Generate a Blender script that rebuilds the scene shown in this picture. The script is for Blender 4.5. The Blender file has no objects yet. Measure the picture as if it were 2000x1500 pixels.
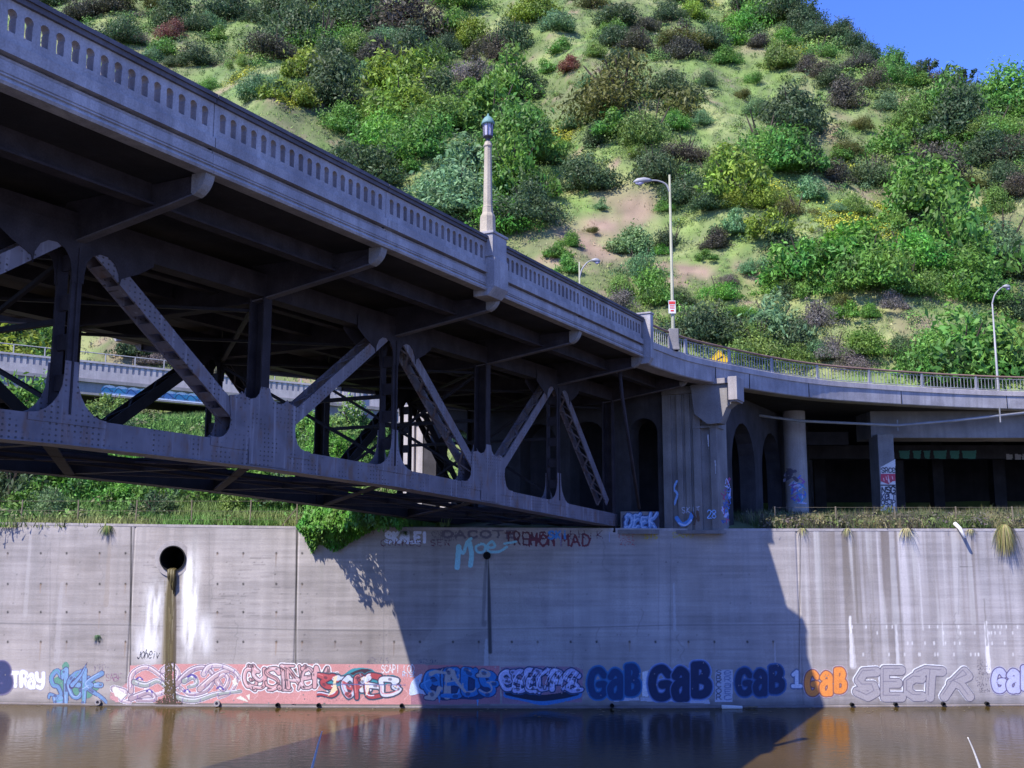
import bpy, math, random
import numpy as np
from mathutils import Vector

# ------------------------------------------------------------------ camera, world, sun, exposure
SC = bpy.context.scene
COL = SC.collection
F = 2000.0; TH = math.atan(295/2000.); HE = 7.5
PHI = math.atan(1070/math.hypot(2000, 295))
CT, ST = math.cos(TH), math.sin(TH)
SP, CP = math.sin(PHI), math.cos(PHI)

cam = bpy.data.cameras.new('camera'); camo = bpy.data.objects.new('camera', cam); COL.objects.link(camo)
camo.location = (0, 0, HE); camo.rotation_euler = (math.pi/2+TH, 0, 0)
cam.sensor_width = 36; cam.lens = 36; cam.clip_end = 3000; cam.clip_start = 0.1
SC.camera = camo

SUN = Vector((-0.587, -0.53, 1.0)).normalized()
el = math.asin(SUN.z); az = math.atan2(SUN.x, SUN.y) % (2*math.pi)
w = bpy.data.worlds.new('World'); SC.world = w; w.use_nodes = True
nt = w.node_tree; bgn = nt.nodes['Background']
sky = nt.nodes.new('ShaderNodeTexSky'); sky.sky_type = 'NISHITA'; sky.sun_disc = False
sky.sun_elevation = el; sky.sun_rotation = az
sky.air_density = 1.0; sky.dust_density = 0.2; sky.ozone_density = 5.0; sky.altitude = 100
tint = nt.nodes.new('ShaderNodeVectorMath'); tint.operation = 'MULTIPLY'; tint.inputs[1].default_value = (.78, 1.02, 2.0)
nt.links.new(sky.outputs[0], tint.inputs[0]); nt.links.new(tint.outputs[0], bgn.inputs[0]); bgn.inputs[1].default_value = 0.10
sl = bpy.data.lights.new('sun', 'SUN'); sl.energy = 5.0; sl.angle = math.radians(0.5); sl.color = (1, .94, .85)
so = bpy.data.objects.new('sun', sl); COL.objects.link(so); so.rotation_euler = SUN.to_track_quat('Z', 'Y').to_euler()
SC.view_settings.view_transform = 'Standard'; SC.view_settings.look = 'None'; SC.view_settings.gamma = 1
SC.view_settings.exposure = 0.8
SC.render.engine = 'CYCLES'
SC.cycles.max_bounces = 6; SC.cycles.diffuse_bounces = 3; SC.cycles.glossy_bounces = 3
SC.cycles.transmission_bounces = 3; SC.cycles.transparent_max_bounces = 6

# ------------------------------------------------------------------ geometry helpers
def ray(u, v):
    x = u-1000; up = -(v-750)
    return (x, F*CT-up*ST, F*ST+up*CT)
def atY(u, v, Y):
    r = ray(u, v); k = Y/r[1]; return (r[0]*k, Y, HE+r[2]*k)
def B(S, d, z): return (S*SP-d*CP, S*CP+d*SP, z)

class MB:
    """collects shapes, builds ONE mesh object"""
    def __init__(s): s.v = []; s.f = []
    def add(s, vs, fs):
        o = len(s.v); s.v += [tuple(p) for p in vs]; s.f += [tuple(o+i for i in f) for f in fs]
    def hexa(s, p):   # p: 8 pts bottom 0-3 ccw, top 4-7
        s.add(p, [(3,2,1,0),(4,5,6,7),(0,1,5,4),(1,2,6,5),(2,3,7,6),(3,0,4,7)])
    def box(s, x0, x1, y0, y1, z0, z1):
        s.hexa([(x0,y0,z0),(x1,y0,z0),(x1,y1,z0),(x0,y1,z0),(x0,y0,z1),(x1,y0,z1),(x1,y1,z1),(x0,y1,z1)])
    def bbox(s, s0, s1, d0, d1, z0, z1):  # box in bridge coordinates
        s.hexa([B(s0,d0,z0),B(s0,d1,z0),B(s1,d1,z0),B(s1,d0,z0),B(s0,d0,z1),B(s0,d1,z1),B(s1,d1,z1),B(s1,d0,z1)])
    def prism(s, poly, a, b, fn):  # poly [(p,q)], extruded from a to b, fn(t,p,q)->xyz
        n = len(poly)
        s.add([fn(a,*p) for p in poly]+[fn(b,*p) for p in poly],
              [tuple(range(n))[::-1], tuple(range(n, 2*n))]+[(i,(i+1)%n,n+(i+1)%n,n+i) for i in range(n)])
    def sprism(s, poly, s0, s1):   # poly in (d,z), along s
        s.prism(poly, s0, s1, lambda t, p, q: B(t, p, q))
    def dprism(s, poly, d0, d1):   # poly in (s,z), thickness in d
        s.prism(poly, d0, d1, lambda t, p, q: B(p, t, q))
    def bar(s, P, Q, w, h, up=(0,0,1)):  # rectangular bar P->Q
        P, Q = Vector(P), Vector(Q); d = (Q-P).normalized(); u = Vector(up)
        sd = d.cross(u)
        if sd.length < 1e-4: sd = d.cross(Vector((1,0,0)))
        sd.normalize(); u = sd.cross(d).normalized()
        a, b = sd*w/2, u*h/2
        s.hexa([P-a-b, P+a-b, Q+a-b, Q-a-b, P-a+b, P+a+b, Q+a+b, Q-a+b])
    def tube(s, pts, r, n=8, cap=True):
        pts = [Vector(p) for p in pts]; m = len(pts)
        rs = r if isinstance(r, (list, tuple)) else [r]*m
        vs = []; ref = None
        for i, p in enumerate(pts):
            t = (pts[min(i+1, m-1)]-pts[max(i-1, 0)]).normalized()
            if ref is None:
                ref = t.cross(Vector((0,0,1)))
                if ref.length < .05: ref = Vector((1,0,0))
            a = (ref - t*ref.dot(t)).normalized(); b = t.cross(a); ref = a
            for k in range(n):
                an = 2*math.pi*k/n; vs.append(p+(a*math.cos(an)+b*math.sin(an))*rs[i])
        fs = [(i*n+k, i*n+(k+1)%n, (i+1)*n+(k+1)%n, (i+1)*n+k) for i in range(m-1) for k in range(n)]
        if cap: fs += [tuple(range(n))[::-1], tuple((m-1)*n+k for k in range(n))]
        s.add(vs, fs)
    def lathe(s, cx, cy, prof, n=12, rot=0):
        vs = []; m = len(prof)
        for r, z in prof:
            for k in range(n):
                an = 2*math.pi*k/n+rot; vs.append((cx+r*math.cos(an), cy+r*math.sin(an), z))
        s.add(vs, [(i*n+k, i*n+(k+1)%n, (i+1)*n+(k+1)%n, (i+1)*n+k) for i in range(m-1) for k in range(n)]
              + [tuple(range(n))[::-1], tuple((m-1)*n+k for k in range(n))])
    def build(s, name, mat, parent=None, smooth=False, bevel=0):
        me = bpy.data.meshes.new(name); me.from_pydata(s.v, [], s.f); me.materials.append(mat)
        if smooth: me.polygons.foreach_set('use_smooth', [True]*len(me.polygons))
        o = bpy.data.objects.new(name, me); COL.objects.link(o)
        if parent: o.parent = parent
        if bevel:
            b = o.modifiers.new('bevel', 'BEVEL'); b.width = bevel; b.segments = 2; b.limit_method = 'ANGLE'
        return o

def np_mesh(name, V, Fc, mat, parent=None, col=None, smooth=False):
    me = bpy.data.meshes.new(name); n = len(V); m, k = Fc.shape
    me.vertices.add(n); me.vertices.foreach_set('co', np.ascontiguousarray(V, dtype=np.float32).ravel())
    me.loops.add(m*k); me.loops.foreach_set('vertex_index', np.ascontiguousarray(Fc, dtype=np.int32).ravel())
    me.polygons.add(m); me.polygons.foreach_set('loop_start', np.arange(0, m*k, k, dtype=np.int32))
    if smooth: me.polygons.foreach_set('use_smooth', np.ones(m, dtype=bool))
    me.update(calc_edges=True)
    if col is not None:
        at = me.color_attributes.new('paint', 'FLOAT_COLOR', 'POINT')
        c = np.ones((n, 4), dtype=np.float32); c[:, :3] = col
        at.data.foreach_set('color', c.ravel())
    me.materials.append(mat)
    o = bpy.data.objects.new(name, me); COL.objects.link(o)
    if parent: o.parent = parent
    return o

def empty(name, loc, label, cat, group=None):
    o = bpy.data.objects.new(name, None); COL.objects.link(o); o.location = loc; o.empty_display_size = .3
    o['label'] = label; o['category'] = cat
    if group: o['group'] = group
    return o
# thing roots stay at world origin offset: parts are built in world coordinates, so give them the inverse
def adopt(root):
    for c in root.children:
        c.matrix_parent_inverse = root.matrix_basis.inverted()
def tag(o, label, cat, group=None):
    o['label'] = label; o['category'] = cat
    if group: o['group'] = group
    return o
def smoothstep(a, b, x):
    t = np.clip((x-a)/(b-a), 0, 1); return t*t*(3-2*t)

def vnoise(x, y, seed=0):
    x = np.asarray(x, float); y = np.asarray(y, float)
    xi = np.floor(x); yi = np.floor(y); xf = x-xi; yf = y-yi
    u = xf*xf*(3-2*xf); v = yf*yf*(3-2*yf)
    def h(a, b):
        t = np.sin(a*127.1+b*311.7+seed*74.7)*43758.5453
        return t-np.floor(t)
    return (h(xi,yi)*(1-u)+h(xi+1,yi)*u)*(1-v)+(h(xi,yi+1)*(1-u)+h(xi+1,yi+1)*u)*v
def fbm(x, y, seed=0, o=4):
    s = 0; a = .5; t = 0
    for i in range(o):
        s = s+a*vnoise(x*2**i, y*2**i, seed+i*13); t += a; a *= .5
    return s/t

# ------------------------------------------------------------------ materials
MATS = {}
def newmat(name):
    m = bpy.data.materials.new(name); m.use_nodes = True; n = m.node_tree
    return m, n, n.nodes['Principled BSDF']
def mixrgb(n, fac, a, b, mode='MIX'):
    x = n.nodes.new('ShaderNodeMix'); x.data_type = 'RGBA'; x.blend_type = mode
    for s, v in ((x.inputs[0], fac), (x.inputs[6], a), (x.inputs[7], b)):
        if hasattr(v, 'is_output'): n.links.new(v, s)
        elif isinstance(v, (tuple, list)): s.default_value = (*v[:3], 1)
        else: s.default_value = v
    return x.outputs[2]
def noise(n, scale, detail=4, vec=None, rough=.5):
    x = n.nodes.new('ShaderNodeTexNoise'); x.inputs['Scale'].default_value = scale
    x.inputs['Detail'].default_value = detail; x.inputs['Roughness'].default_value = rough
    if vec: n.links.new(vec, x.inputs['Vector'])
    return x.outputs['Fac']
def ramp(n, src, lo, hi, a=0, b=1):
    x = n.nodes.new('ShaderNodeMapRange'); x.inputs[1].default_value = lo; x.inputs[2].default_value = hi
    x.inputs[3].default_value = a; x.inputs[4].default_value = b; n.links.new(src, x.inputs[0]); return x.outputs[0]
def coords(n, scale=(1,1,1)):
    t = n.nodes.new('ShaderNodeTexCoord'); m = n.nodes.new('ShaderNodeMapping'); m.inputs['Scale'].default_value = scale
    n.links.new(t.outputs['Object'], m.inputs['Vector']); return m.outputs[0]
def bump(n, p, h, strength, dist=.02):
    b = n.nodes.new('ShaderNodeBump'); b.inputs['Strength'].default_value = strength; b.inputs['Distance'].default_value = dist
    n.links.new(h, b.inputs['Height']); n.links.new(b.outputs[0], p.inputs['Normal'])
def surface(name, base, dark=None, rough=.85, metal=0, scale=1.2, bumps=.4, streak=True, contrast=1.0):
    if name in MATS: return MATS[name]
    m, n, p = newmat(name)
    dark = dark or tuple(c*.55 for c in base)
    big = ramp(n, noise(n, scale, 6, coords(n)), .3, .72)
    c = mixrgb(n, big, dark, base)
    if streak:
        st = ramp(n, noise(n, 3.0, 5, coords(n, (1.6, 1.6, .12))), .42, .72, 0, .55*contrast)
        c = mixrgb(n, st, c, tuple(x*.55 for x in base))
    fine = ramp(n, noise(n, 28, 3, coords(n)), .3, .7, .82, 1.1)
    v = n.nodes.new('ShaderNodeVectorMath'); v.operation = 'SCALE'; n.links.new(c, v.inputs[0]); n.links.new(fine, v.inputs['Scale'])
    n.links.new(v.outputs[0], p.inputs['Base Color'])
    p.inputs['Roughness'].default_value = rough; p.inputs['Metallic'].default_value = metal; p.inputs['Specular IOR Level'].default_value = .22
    if bumps: bump(n, p, noise(n, 22, 5, coords(n)), bumps)
    MATS[name] = m; return m

M_par = surface('parapet concrete', (.43, .41, .42), (.24, .225, .24), streak=True, contrast=1.5)
M_cap = surface('blackened rail concrete', (.15, .14, .155), (.075, .07, .08))
M_flange = surface('bounce-lit flange steel', (.16, .145, .16), (.085, .075, .085))  # paler steel paints in the bounce light under the bracket flanges
M_con = surface('pier concrete', (.30, .285, .28), (.16, .15, .15), scale=.8)
M_shade = surface('shade-dark arcade concrete', (.065, .06, .068), (.03, .028, .03))  # concrete darkened to put the under-deck shade into arches and inner columns
M_conl = surface('light concrete', (.46, .42, .41), (.33, .30, .30))
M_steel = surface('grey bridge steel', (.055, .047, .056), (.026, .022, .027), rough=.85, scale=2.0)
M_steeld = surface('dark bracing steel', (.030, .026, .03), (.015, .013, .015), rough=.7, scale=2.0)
M_soff = surface('shade-dark soffit concrete', (.04, .036, .04), (.02, .018, .02))  # colour lowered so undersides and back walls read as deep shade
M_road = surface('asphalt', (.06, .06, .06), (.045, .045, .045), streak=False)
M_rail = surface('rusty tube rail', (.26, .17, .13), (.18, .11, .08), rough=.7, streak=False)
M_galv = surface('galvanised steel', (.33, .33, .34), (.23, .23, .24), rough=.6, metal=.2, streak=False)
M_pale = surface('pale painted pole', (.33, .33, .24), (.25, .25, .18), rough=.5, streak=False)
M_lampc = surface('cream lamp concrete', (.46, .40, .31), (.34, .29, .22), streak=False)
M_dmet = surface('dark lantern metal', (.07, .07, .09), (.04, .04, .05), rough=.5, streak=False)
M_verd = surface('verdigris dome', (.16, .28, .26), (.10, .19, .19), rough=.6, streak=False)
M_lens = surface('lantern panes', (.42, .40, .50), (.34, .32, .42), rough=.3, streak=False)
M_wood = surface('weathered wood', (.24, .20, .14), (.13, .11, .08))
M_white = surface('chipped white plastic', (.7, .69, .68), (.55, .54, .52), streak=False)
M_yel = surface('yellow sign sheet', (.75, .48, .02), (.66, .42, .02), rough=.5, streak=False, bumps=0)
M_blk = surface('black paint', (.02, .02, .02), (.015, .015, .015), streak=False, bumps=0)
M_red = surface('red sign paint', (.55, .05, .05), (.5, .05, .05), streak=False, bumps=0)
M_dark = surface('inside of drain', (.02, .02, .022), (.01, .01, .01), streak=False)

def riveted():
    m, n, p = newmat('riveted steel')
    tc = n.nodes.new('ShaderNodeTexCoord')
    sep = n.nodes.new('ShaderNodeSeparateXYZ'); n.links.new(tc.outputs['Object'], sep.inputs[0])
    def ma(op, a, b=None):
        x = n.nodes.new('ShaderNodeMath'); x.operation = op
        for i, v in enumerate((a, b)):
            if v is None: continue
            if hasattr(v, 'is_output'): n.links.new(v, x.inputs[i])
            else: x.inputs[i].default_value = v
        return x.outputs[0]
    s = ma('ADD', ma('MULTIPLY', sep.outputs[0], SP), ma('MULTIPLY', sep.outputs[1], CP))
    a = ma('SUBTRACT', ma('FRACT', ma('MULTIPLY', s, 1/.15)), .5)
    b = ma('SUBTRACT', ma('FRACT', ma('MULTIPLY', sep.outputs[2], 1/.115)), .5)
    r = ma('SQRT', ma('ADD', ma('MULTIPLY', a, a), ma('MULTIPLY', b, b)))
    dot = ramp(n, r, .13, .22, 1, 0)
    keep = ramp(n, noise(n, 1.9, 3, coords(n)), .46, .56)
    dot = ma('MULTIPLY', dot, keep)
    big = ramp(n, noise(n, 1.6, 6, coords(n)), .3, .7)
    c = mixrgb(n, big, (.115, .10, .12), (.19, .17, .20))
    rust = ramp(n, noise(n, 3.2, 7, coords(n, (1, 1, .45))), .53, .70, 0, .75)
    c = mixrgb(n, rust, c, (.15, .08, .055))
    wst = ramp(n, noise(n, 2.2, 5, coords(n, (2.5, 2.5, .15))), .57, .70, 0, .6)
    c = mixrgb(n, wst, c, (.32, .30, .34))
    c = mixrgb(n, dot, c, (.06, .05, .05))
    n.links.new(c, p.inputs['Base Color']); p.inputs['Roughness'].default_value = .6
    bump(n, p, dot, .5, .02); return m
M_riv = riveted()

def painted(name, rough=.85, fine=.12, bumps=.25):
    m, n, p = newmat(name)
    a = n.nodes.new('ShaderNodeAttribute'); a.attribute_name = 'paint'
    f = ramp(n, noise(n, 30, 5, coords(n)), .3, .7, 1-fine, 1+fine)
    v = n.nodes.new('ShaderNodeVectorMath'); v.operation = 'SCALE'
    n.links.new(a.outputs['Color'], v.inputs[0]); n.links.new(f, v.inputs['Scale'])
    n.links.new(v.outputs[0], p.inputs['Base Color']); p.inputs['Roughness'].default_value = rough
    if bumps: bump(n, p, noise(n, 9, 6, coords(n, (.5, .5, 2.5))), bumps)
    return m
M_wall = painted('flood wall concrete')
M_spray = painted('spray paint', .7, .22, .15)
M_ground = painted('hillside soil and turf', .95, .3, .8)
M_blade = painted('grass blades', .8, .05, 0)

def leafmat():
    m, n, p = newmat('leaves')
    oi = n.nodes.new('ShaderNodeObjectInfo'); g = n.nodes.new('ShaderNodeNewGeometry')
    r = ramp(n, g.outputs['Random Per Island'], 0, 1, .75, 1.75)
    v = n.nodes.new('ShaderNodeVectorMath'); v.operation = 'SCALE'
    n.links.new(oi.outputs['Color'], v.inputs[0]); n.links.new(r, v.inputs['Scale'])
    c = v.outputs[0]
    hsv = n.nodes.new('ShaderNodeHueSaturation'); n.links.new(c, hsv.inputs['Color'])
    n.links.new(ramp(n, noise(n, 1.3, 2, coords(n)), .3, .7, .475, .525), hsv.inputs['Hue'])
    c = hsv.outputs[0]
    c = mixrgb(n, ramp(n, noise(n, 2.3, 4, coords(n)), .5, .68, 0, .55), c, (.11, .12, .045))
    c = mixrgb(n, ramp(n, noise(n, 1.7, 4, coords(n, (1.3, 1.1, 1.2))), .56, .7, 0, .5), c, (.035, .045, .022))
    n.links.new(c, p.inputs['Base Color']); p.inputs['Roughness'].default_value = .55
    p.inputs['Specular IOR Level'].default_value = .3
    t = n.nodes.new('ShaderNodeBsdfTranslucent'); n.links.new(c, t.inputs[0])
    mx = n.nodes.new('ShaderNodeMixShader'); mx.inputs[0].default_value = .38
    n.links.new(p.outputs[0], mx.inputs[1]); n.links.new(t.outputs[0], mx.inputs[2])
    n.links.new(mx.outputs[0], n.nodes['Material Output'].inputs[0]); return m
M_leaf = leafmat()

def watermat():
    m, n, p = newmat('muddy river water')
    c = mixrgb(n, ramp(n, noise(n, .35, 5, coords(n, (1, .35, 1))), .35, .65), (.040, .028, .006), (.070, .044, .012))
    n.links.new(c, p.inputs['Base Color']); p.inputs['Roughness'].default_value = .11
    p.inputs['IOR'].default_value = 1.33; p.inputs['Specular IOR Level'].default_value = .19
    h = noise(n, 2.2, 4, coords(n, (1, 1.6, 1)))
    h2 = noise(n, 9, 3, coords(n, (1, 1.5, 1)))
    bm = n.nodes.new('ShaderNodeMath'); bm.operation = 'MULTIPLY_ADD'; n.links.new(h2, bm.inputs[0]); bm.inputs[1].default_value = .25
    n.links.new(h, bm.inputs[2])
    bump(n, p, bm.outputs[0], .22, .05); return m
M_water = watermat()
# ------------------------------------------------------------------ river wall geometry functions
def Yw(x):
    x = np.asarray(x, float)
    return 46.45+np.where(x < 0, .0021, .0013)*x*x
def ztop(x): return np.interp(x, [-60, -22, -9, -6, 9, 60], [8.3, 8.06, 7.87, 7.84, 7.78, 7.78])
def onwall(u, v):
    Y = 46.6
    for _ in range(3):
        x, _y, z = atY(u, v, Y); Y = float(Yw(x))
    return x, z
PX = 0.0233   # metres per photo pixel on the wall

# ------------------------------------------------------------------ terrain
CA = np.array([-.8, -.3, 0, .1, .2, .25, .297, .33, .37, .40, .43, .46, .48, .50, .53, .6, .8, 1.2])
CTN = np.array([.6, .7, .7, .68, .625, .585, .545, .519, .490, .476, .464, .454, .449, .451, .455, .45, .40, .35])
def crest(a):
    T = np.interp(a, CA, CTN); return 75/(1-np.minimum(T, .74)/.85)
def height(x, y):
    x = np.asarray(x, float); y = np.asarray(y, float); a = x/y
    flat = np.interp(y, [46, 48, 58, 75], [7.75, 7.95, 8.8, 9.0])
    wl = 1-smoothstep(-.17, -.07, a)
    bank = flat+wl*6.5*smoothstep(49, 72, y)+wl*.8*(fbm(x/4, y/4, 3)-.5)*smoothstep(48, 52, y)
    yc = crest(a); ye = np.minimum(y, yc)
    fade = smoothstep(76, 92, y)*(1-.75*smoothstep(.8, 1., y/yc))
    rel = (fbm((x+y*.25)/22, y/70, 5, 3)-.5)*14+(fbm(x/7, y/9, 9, 4)-.5)*3.2
    hill = 7.5+.85*(ye-75)+rel*fade-.35*np.maximum(y-yc, 0)
    return np.maximum(bank, hill)
def onhill(u, v, y0=49.0, y1=335.):
    r = ray(u, v); ys = np.arange(y0, y1, .4); k = ys/r[1]
    xs = r[0]*k; zs = HE+r[2]*k; h = height(xs, ys); i = np.argmax(zs < h)
    if not (zs < h).any(): return None
    return xs[i], ys[i], h[i]

def build_ground():
    xs = np.concatenate([np.arange(-150, -45, 3.), np.arange(-45, 60, .9), np.arange(60, 190, 3.)])
    t = np.concatenate([np.arange(0, 30, .6), np.arange(30, 70, .9), np.arange(70, 190, 1.5), np.arange(190, 300, 4.)])
    X, T = np.meshgrid(xs, t, indexing='ij')
    Y = Yw(np.clip(X, -60, 60))+.30+T
    Z = height(X, Y); Z[:, 0] = ztop(X[:, 0])-.06
    # turf / soil colours: patches of dry grass, green growth and bare earth
    n1 = fbm(X/9, Y/7, 21); n2 = fbm(X/2.5, Y/2.2, 31); n3 = fbm(X/16, Y/12, 41)
    green = np.array([.120, .185, .042]); dry = np.array([.215, .240, .085]); soil = np.array([.230, .160, .115]); olive = np.array([.080, .085, .035])
    C = green+(dry-green)*smoothstep(.46, .70, n1)[..., None]
    mot = fbm(X/1.6, Y/1.4, 57, 4); C = C+(np.array([.075, .120, .034])-C)*(smoothstep(.50, .66, mot)*.75)[..., None]; C = C+(np.array([.24, .21, .14])-C)*(smoothstep(.50, .66, fbm(X/2.2, Y/1.8, 59, 4))*.22)[..., None]
    C = C+(olive-C)*(smoothstep(.5, .7, n3)*.6)[..., None]
    C = C+(soil-C)*(smoothstep(.60, .72, n2)*smoothstep(.45, .6, n3)*.75)[..., None]
    for (u, v, r, k) in SOIL:
        p = onhill(u, v)
        if p is None: continue
        rr = r*p[1]/2000.
        d2 = ((X-p[0])/rr)**2+((Y-p[1])/(rr*1.1))**2
        wgt = np.clip(1.5*np.exp(-d2*1.2)-.9*n2+.1, 0, 1)*k
        C = C+(soil-C)*wgt[..., None]
    C = C*(.62+.76*fbm(X/.9, Y/.9, 53, 3))[..., None]
    under = smoothstep(-.14, -.06, X/Y)*(Y < 76)
    C = C+(np.array([.16, .13, .10])-C)*(under*smoothstep(52, 55, Y))[..., None]
    nx, ny = X.shape; idx = np.arange(nx*ny).reshape(nx, ny)
    Fc = np.stack([idx[:-1, :-1], idx[1:, :-1], idx[1:, 1:], idx[:-1, 1:]], -1).reshape(-1, 4)
    o = np_mesh('terrain', np.stack([X, Y, Z], -1).reshape(-1, 3), Fc, M_ground, None, C.reshape(-1, 3), True)
    o['kind'] = 'structure'
    b = MB(); b.box(-900, 900, 330, 2500, -3, -2); b.box(-900, -145, 46, 330, -3, -2)
    b.box(185, 900, 46, 330, -3, -2)
    g = b.build('ground', M_road); g['kind'] = 'structure'
# bare earth patches (photo position, radius in px, strength)
SOIL = [(1130,470,60,1),(1180,440,60,1),(1240,420,50,.9),(1090,500,40,1),(1170,500,50,.9),(1200,390,60,.6),(1260,390,40,.6),
 (1290,520,22,1),(1340,530,30,1),(1375,535,30,1),(1225,550,14,1),(1390,200,22,1),(1200,320,14,1),(1250,305,12,1),(1155,8,24,1),
 (1190,12,14,1),(1590,700,26,1),(1750,595,22,.9),(1760,640,30,.5),(1470,540,25,.7),(1440,520,20,.8),(1600,360,30,.6),(1690,385,22,.9),
 (1130,300,14,.8),(1480,100,60,.5),(1560,180,40,.5),(1640,230,40,.5),(330,65,18,.7),(195,60,20,.8),(500,200,14,.7),(1060,205,10,1),
 (1690,680,18,1),(1720,680,14,1),(1915,705,22,1),(1730,570,14,1),(640,60,10,1),(1980,60,20,.3),(1600,260,30,.5),(1180,180,12,1),(240,690,40,.7),
 (200,665,20,.7),(270,700,30,.6)]
build_ground()

wt = MB(); wt.add([(-160,-40,0),(160,-40,0),(160,52,0),(-160,52,0)], [(0,1,2,3)])
o = wt.build('water', M_water); o['kind'] = 'structure'
# opposite bank where the camera stands: sloping concrete apron, out of frame
bk = MB(); bk.prism([(-160,5.9),(2.2,5.9),(14,-.6),(-160,-.6)], -160, 160, lambda t, p, q: (t, p, q))
o = bk.build('river_bank', M_con); o['kind'] = 'structure'

# ------------------------------------------------------------------ paint canvas
def cat(pts, n=8, closed=False):
    P = [np.array(p, float) for p in pts]; out = []
    m = len(P)
    if m < 3: return np.array(P)
    for i in range(m if closed else m-1):
        if closed: a, b, c, d = P[(i-1) % m], P[i], P[(i+1) % m], P[(i+2) % m]
        else: a, b, c, d = P[max(i-1, 0)], P[i], P[i+1], P[min(i+2, m-1)]
        for t in np.arange(0, 1, 1/n):
            out.append(.5*((2*b)+(-a+c)*t+(2*a-5*b+4*c-d)*t*t+(-a+3*b-3*c+d)*t**3))
    out.append(P[0] if closed else P[-1]); return np.array(out)

class Canvas:
    def __init__(s, x0, x1, z0, z1, res):
        s.xs = np.arange(x0, x1+res, res); s.zs = np.arange(z0, z1+res, res); s.res = res; s.x0, s.z0 = s.xs[0], s.zs[0]
        s.X, s.Z = np.meshgrid(s.xs, s.zs, indexing='ij')
        s.rgb = np.zeros(s.X.shape+(3,)); s.al = np.zeros(s.X.shape)
    def win(s, x0, x1, z0, z1):
        i0 = max(int((x0-s.x0)/s.res), 0); i1 = min(int((x1-s.x0)/s.res)+2, len(s.xs))
        j0 = max(int((z0-s.z0)/s.res), 0); j1 = min(int((z1-s.z0)/s.res)+2, len(s.zs))
        return slice(i0, max(i1, i0)), slice(j0, max(j1, j0))
    def put(s, w, m, col, a=1.0):
        m = np.clip(m*a, 0, 1)[..., None]
        m2 = np.where(s.al[w][..., None] < .02, (m > 0)*1.0, m)
        s.rgb[w] = s.rgb[w]*(1-m2)+np.array(col)*m2
        s.al[w] = np.maximum(s.al[w], m[..., 0])
    def stroke(s, pts, wd, col, a=1.0, w1=None):
        pts = np.asarray(pts, float); h = max(wd, w1 or 0)/2
        w = s.win(pts[:, 0].min()-h-.05, pts[:, 0].max()+h+.05, pts[:, 1].min()-h-.05, pts[:, 1].max()+h+.05)
        X, Z = s.X[w], s.Z[w]
        if X.size == 0: return
        best = np.full(X.shape, 9e9); n = len(pts)-1
        for i in range(n):
            p, q = pts[i], pts[i+1]; d = q-p; L = max(d@d, 1e-9)
            t = np.clip(((X-p[0])*d[0]+(Z-p[1])*d[1])/L, 0, 1)
            r = (wd+((w1 if w1 is not None else wd)-wd)*(i+t)/n)/2
            best = np.minimum(best, np.hypot(X-p[0]-t*d[0], Z-p[1]-t*d[1])-r)
        s.put(w, np.clip(.5-best/s.res, 0, 1), col, a)
    def poly(s, pts, col, a=1.0):
        pts = np.asarray(pts, float)
        w = s.win(pts[:, 0].min(), pts[:, 0].max(), pts[:, 1].min(), pts[:, 1].max()); X, Z = s.X[w], s.Z[w]
        if X.size == 0: return
        ins = np.zeros(X.shape, bool); j = len(pts)-1
        for i in range(len(pts)):
            xi, zi = pts[i]; xj, zj = pts[j]
            c = ((zi > Z) != (zj > Z)) & (X < (xj-xi)*(Z-zi)/((zj-zi) or 1e-9)+xi)
            ins ^= c; j = i
        s.put(w, ins.astype(float), col, a)
    def soft(s, cx, cz, rx, rz, col, a=1.0, p=2, nz=0, seed=1):
        w = s.win(cx-rx*2, cx+rx*2, cz-rz*2, cz+rz*2); X, Z = s.X[w], s.Z[w]
        if X.size == 0: return
        d = (np.abs((X-cx)/rx)**p+np.abs((Z-cz)/rz)**p)
        m = np.exp(-d)
        if nz: m = m*np.clip(1+nz*(fbm(X*6, Z*1.2, seed)-.5)*2, 0, 2)
        s.put(w, m, col, a)
    def mesh(s, name, parent, off, mat=None, place=None):
        m = (s.al > np.random.RandomState(len(s.xs)).uniform(.12, .88, s.al.shape)) & (fbm(s.X*11, s.Z*11, 91, 3) > .12); f = m[:-1, :-1] & m[1:, :-1] & m[1:, 1:] & m[:-1, 1:]
        if not f.any(): return None
        idx = np.arange(m.size).reshape(m.shape)
        Fc = np.stack([idx[:-1, :-1], idx[1:, :-1], idx[1:, 1:], idx[:-1, 1:]], -1)[f]
        used, inv = np.unique(Fc, return_inverse=True)
        x = s.X.ravel()[used]; z = s.Z.ravel()[used]
        if place is None: V = np.stack([x, Yw(x)-off, z], -1)
        else: V = place(x, z)
        return np_mesh(name, V, inv.reshape(-1, 4), mat or M_spray, parent, s.rgb.reshape(-1, 3)[used])

# ------------------------------------------------------------------ flood wall
wall = empty('flood_wall', (0, 46.5, 0), 'long tall grey concrete river wall covered with graffiti along the waterline', 'retaining wall')
R0 = .035
cv = Canvas(-27, 27, -.6, 8.6, R0)
X, Z = cv.X, cv.Z
rng = np.random.RandomState(5)
n_big = fbm(X/3.2, Z/2.2, 2); n_str = fbm(X/.35, Z/5., 7); n_hz = fbm(X/2.5, Z/.10, 11); n_f = fbm(X/.5, Z/.35, 17)
base = np.array([.415, .375, .360]); val = .84+.44*(n_big-.5)+.30*(n_str-.5)+.34*(n_hz-.5)+.16*(n_f-.5)
C = base*val[..., None]
tint = (fbm(X/4, Z/4, 19)-.5)[..., None]*np.array([.05, .02, -.02]); C = C+tint
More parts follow.
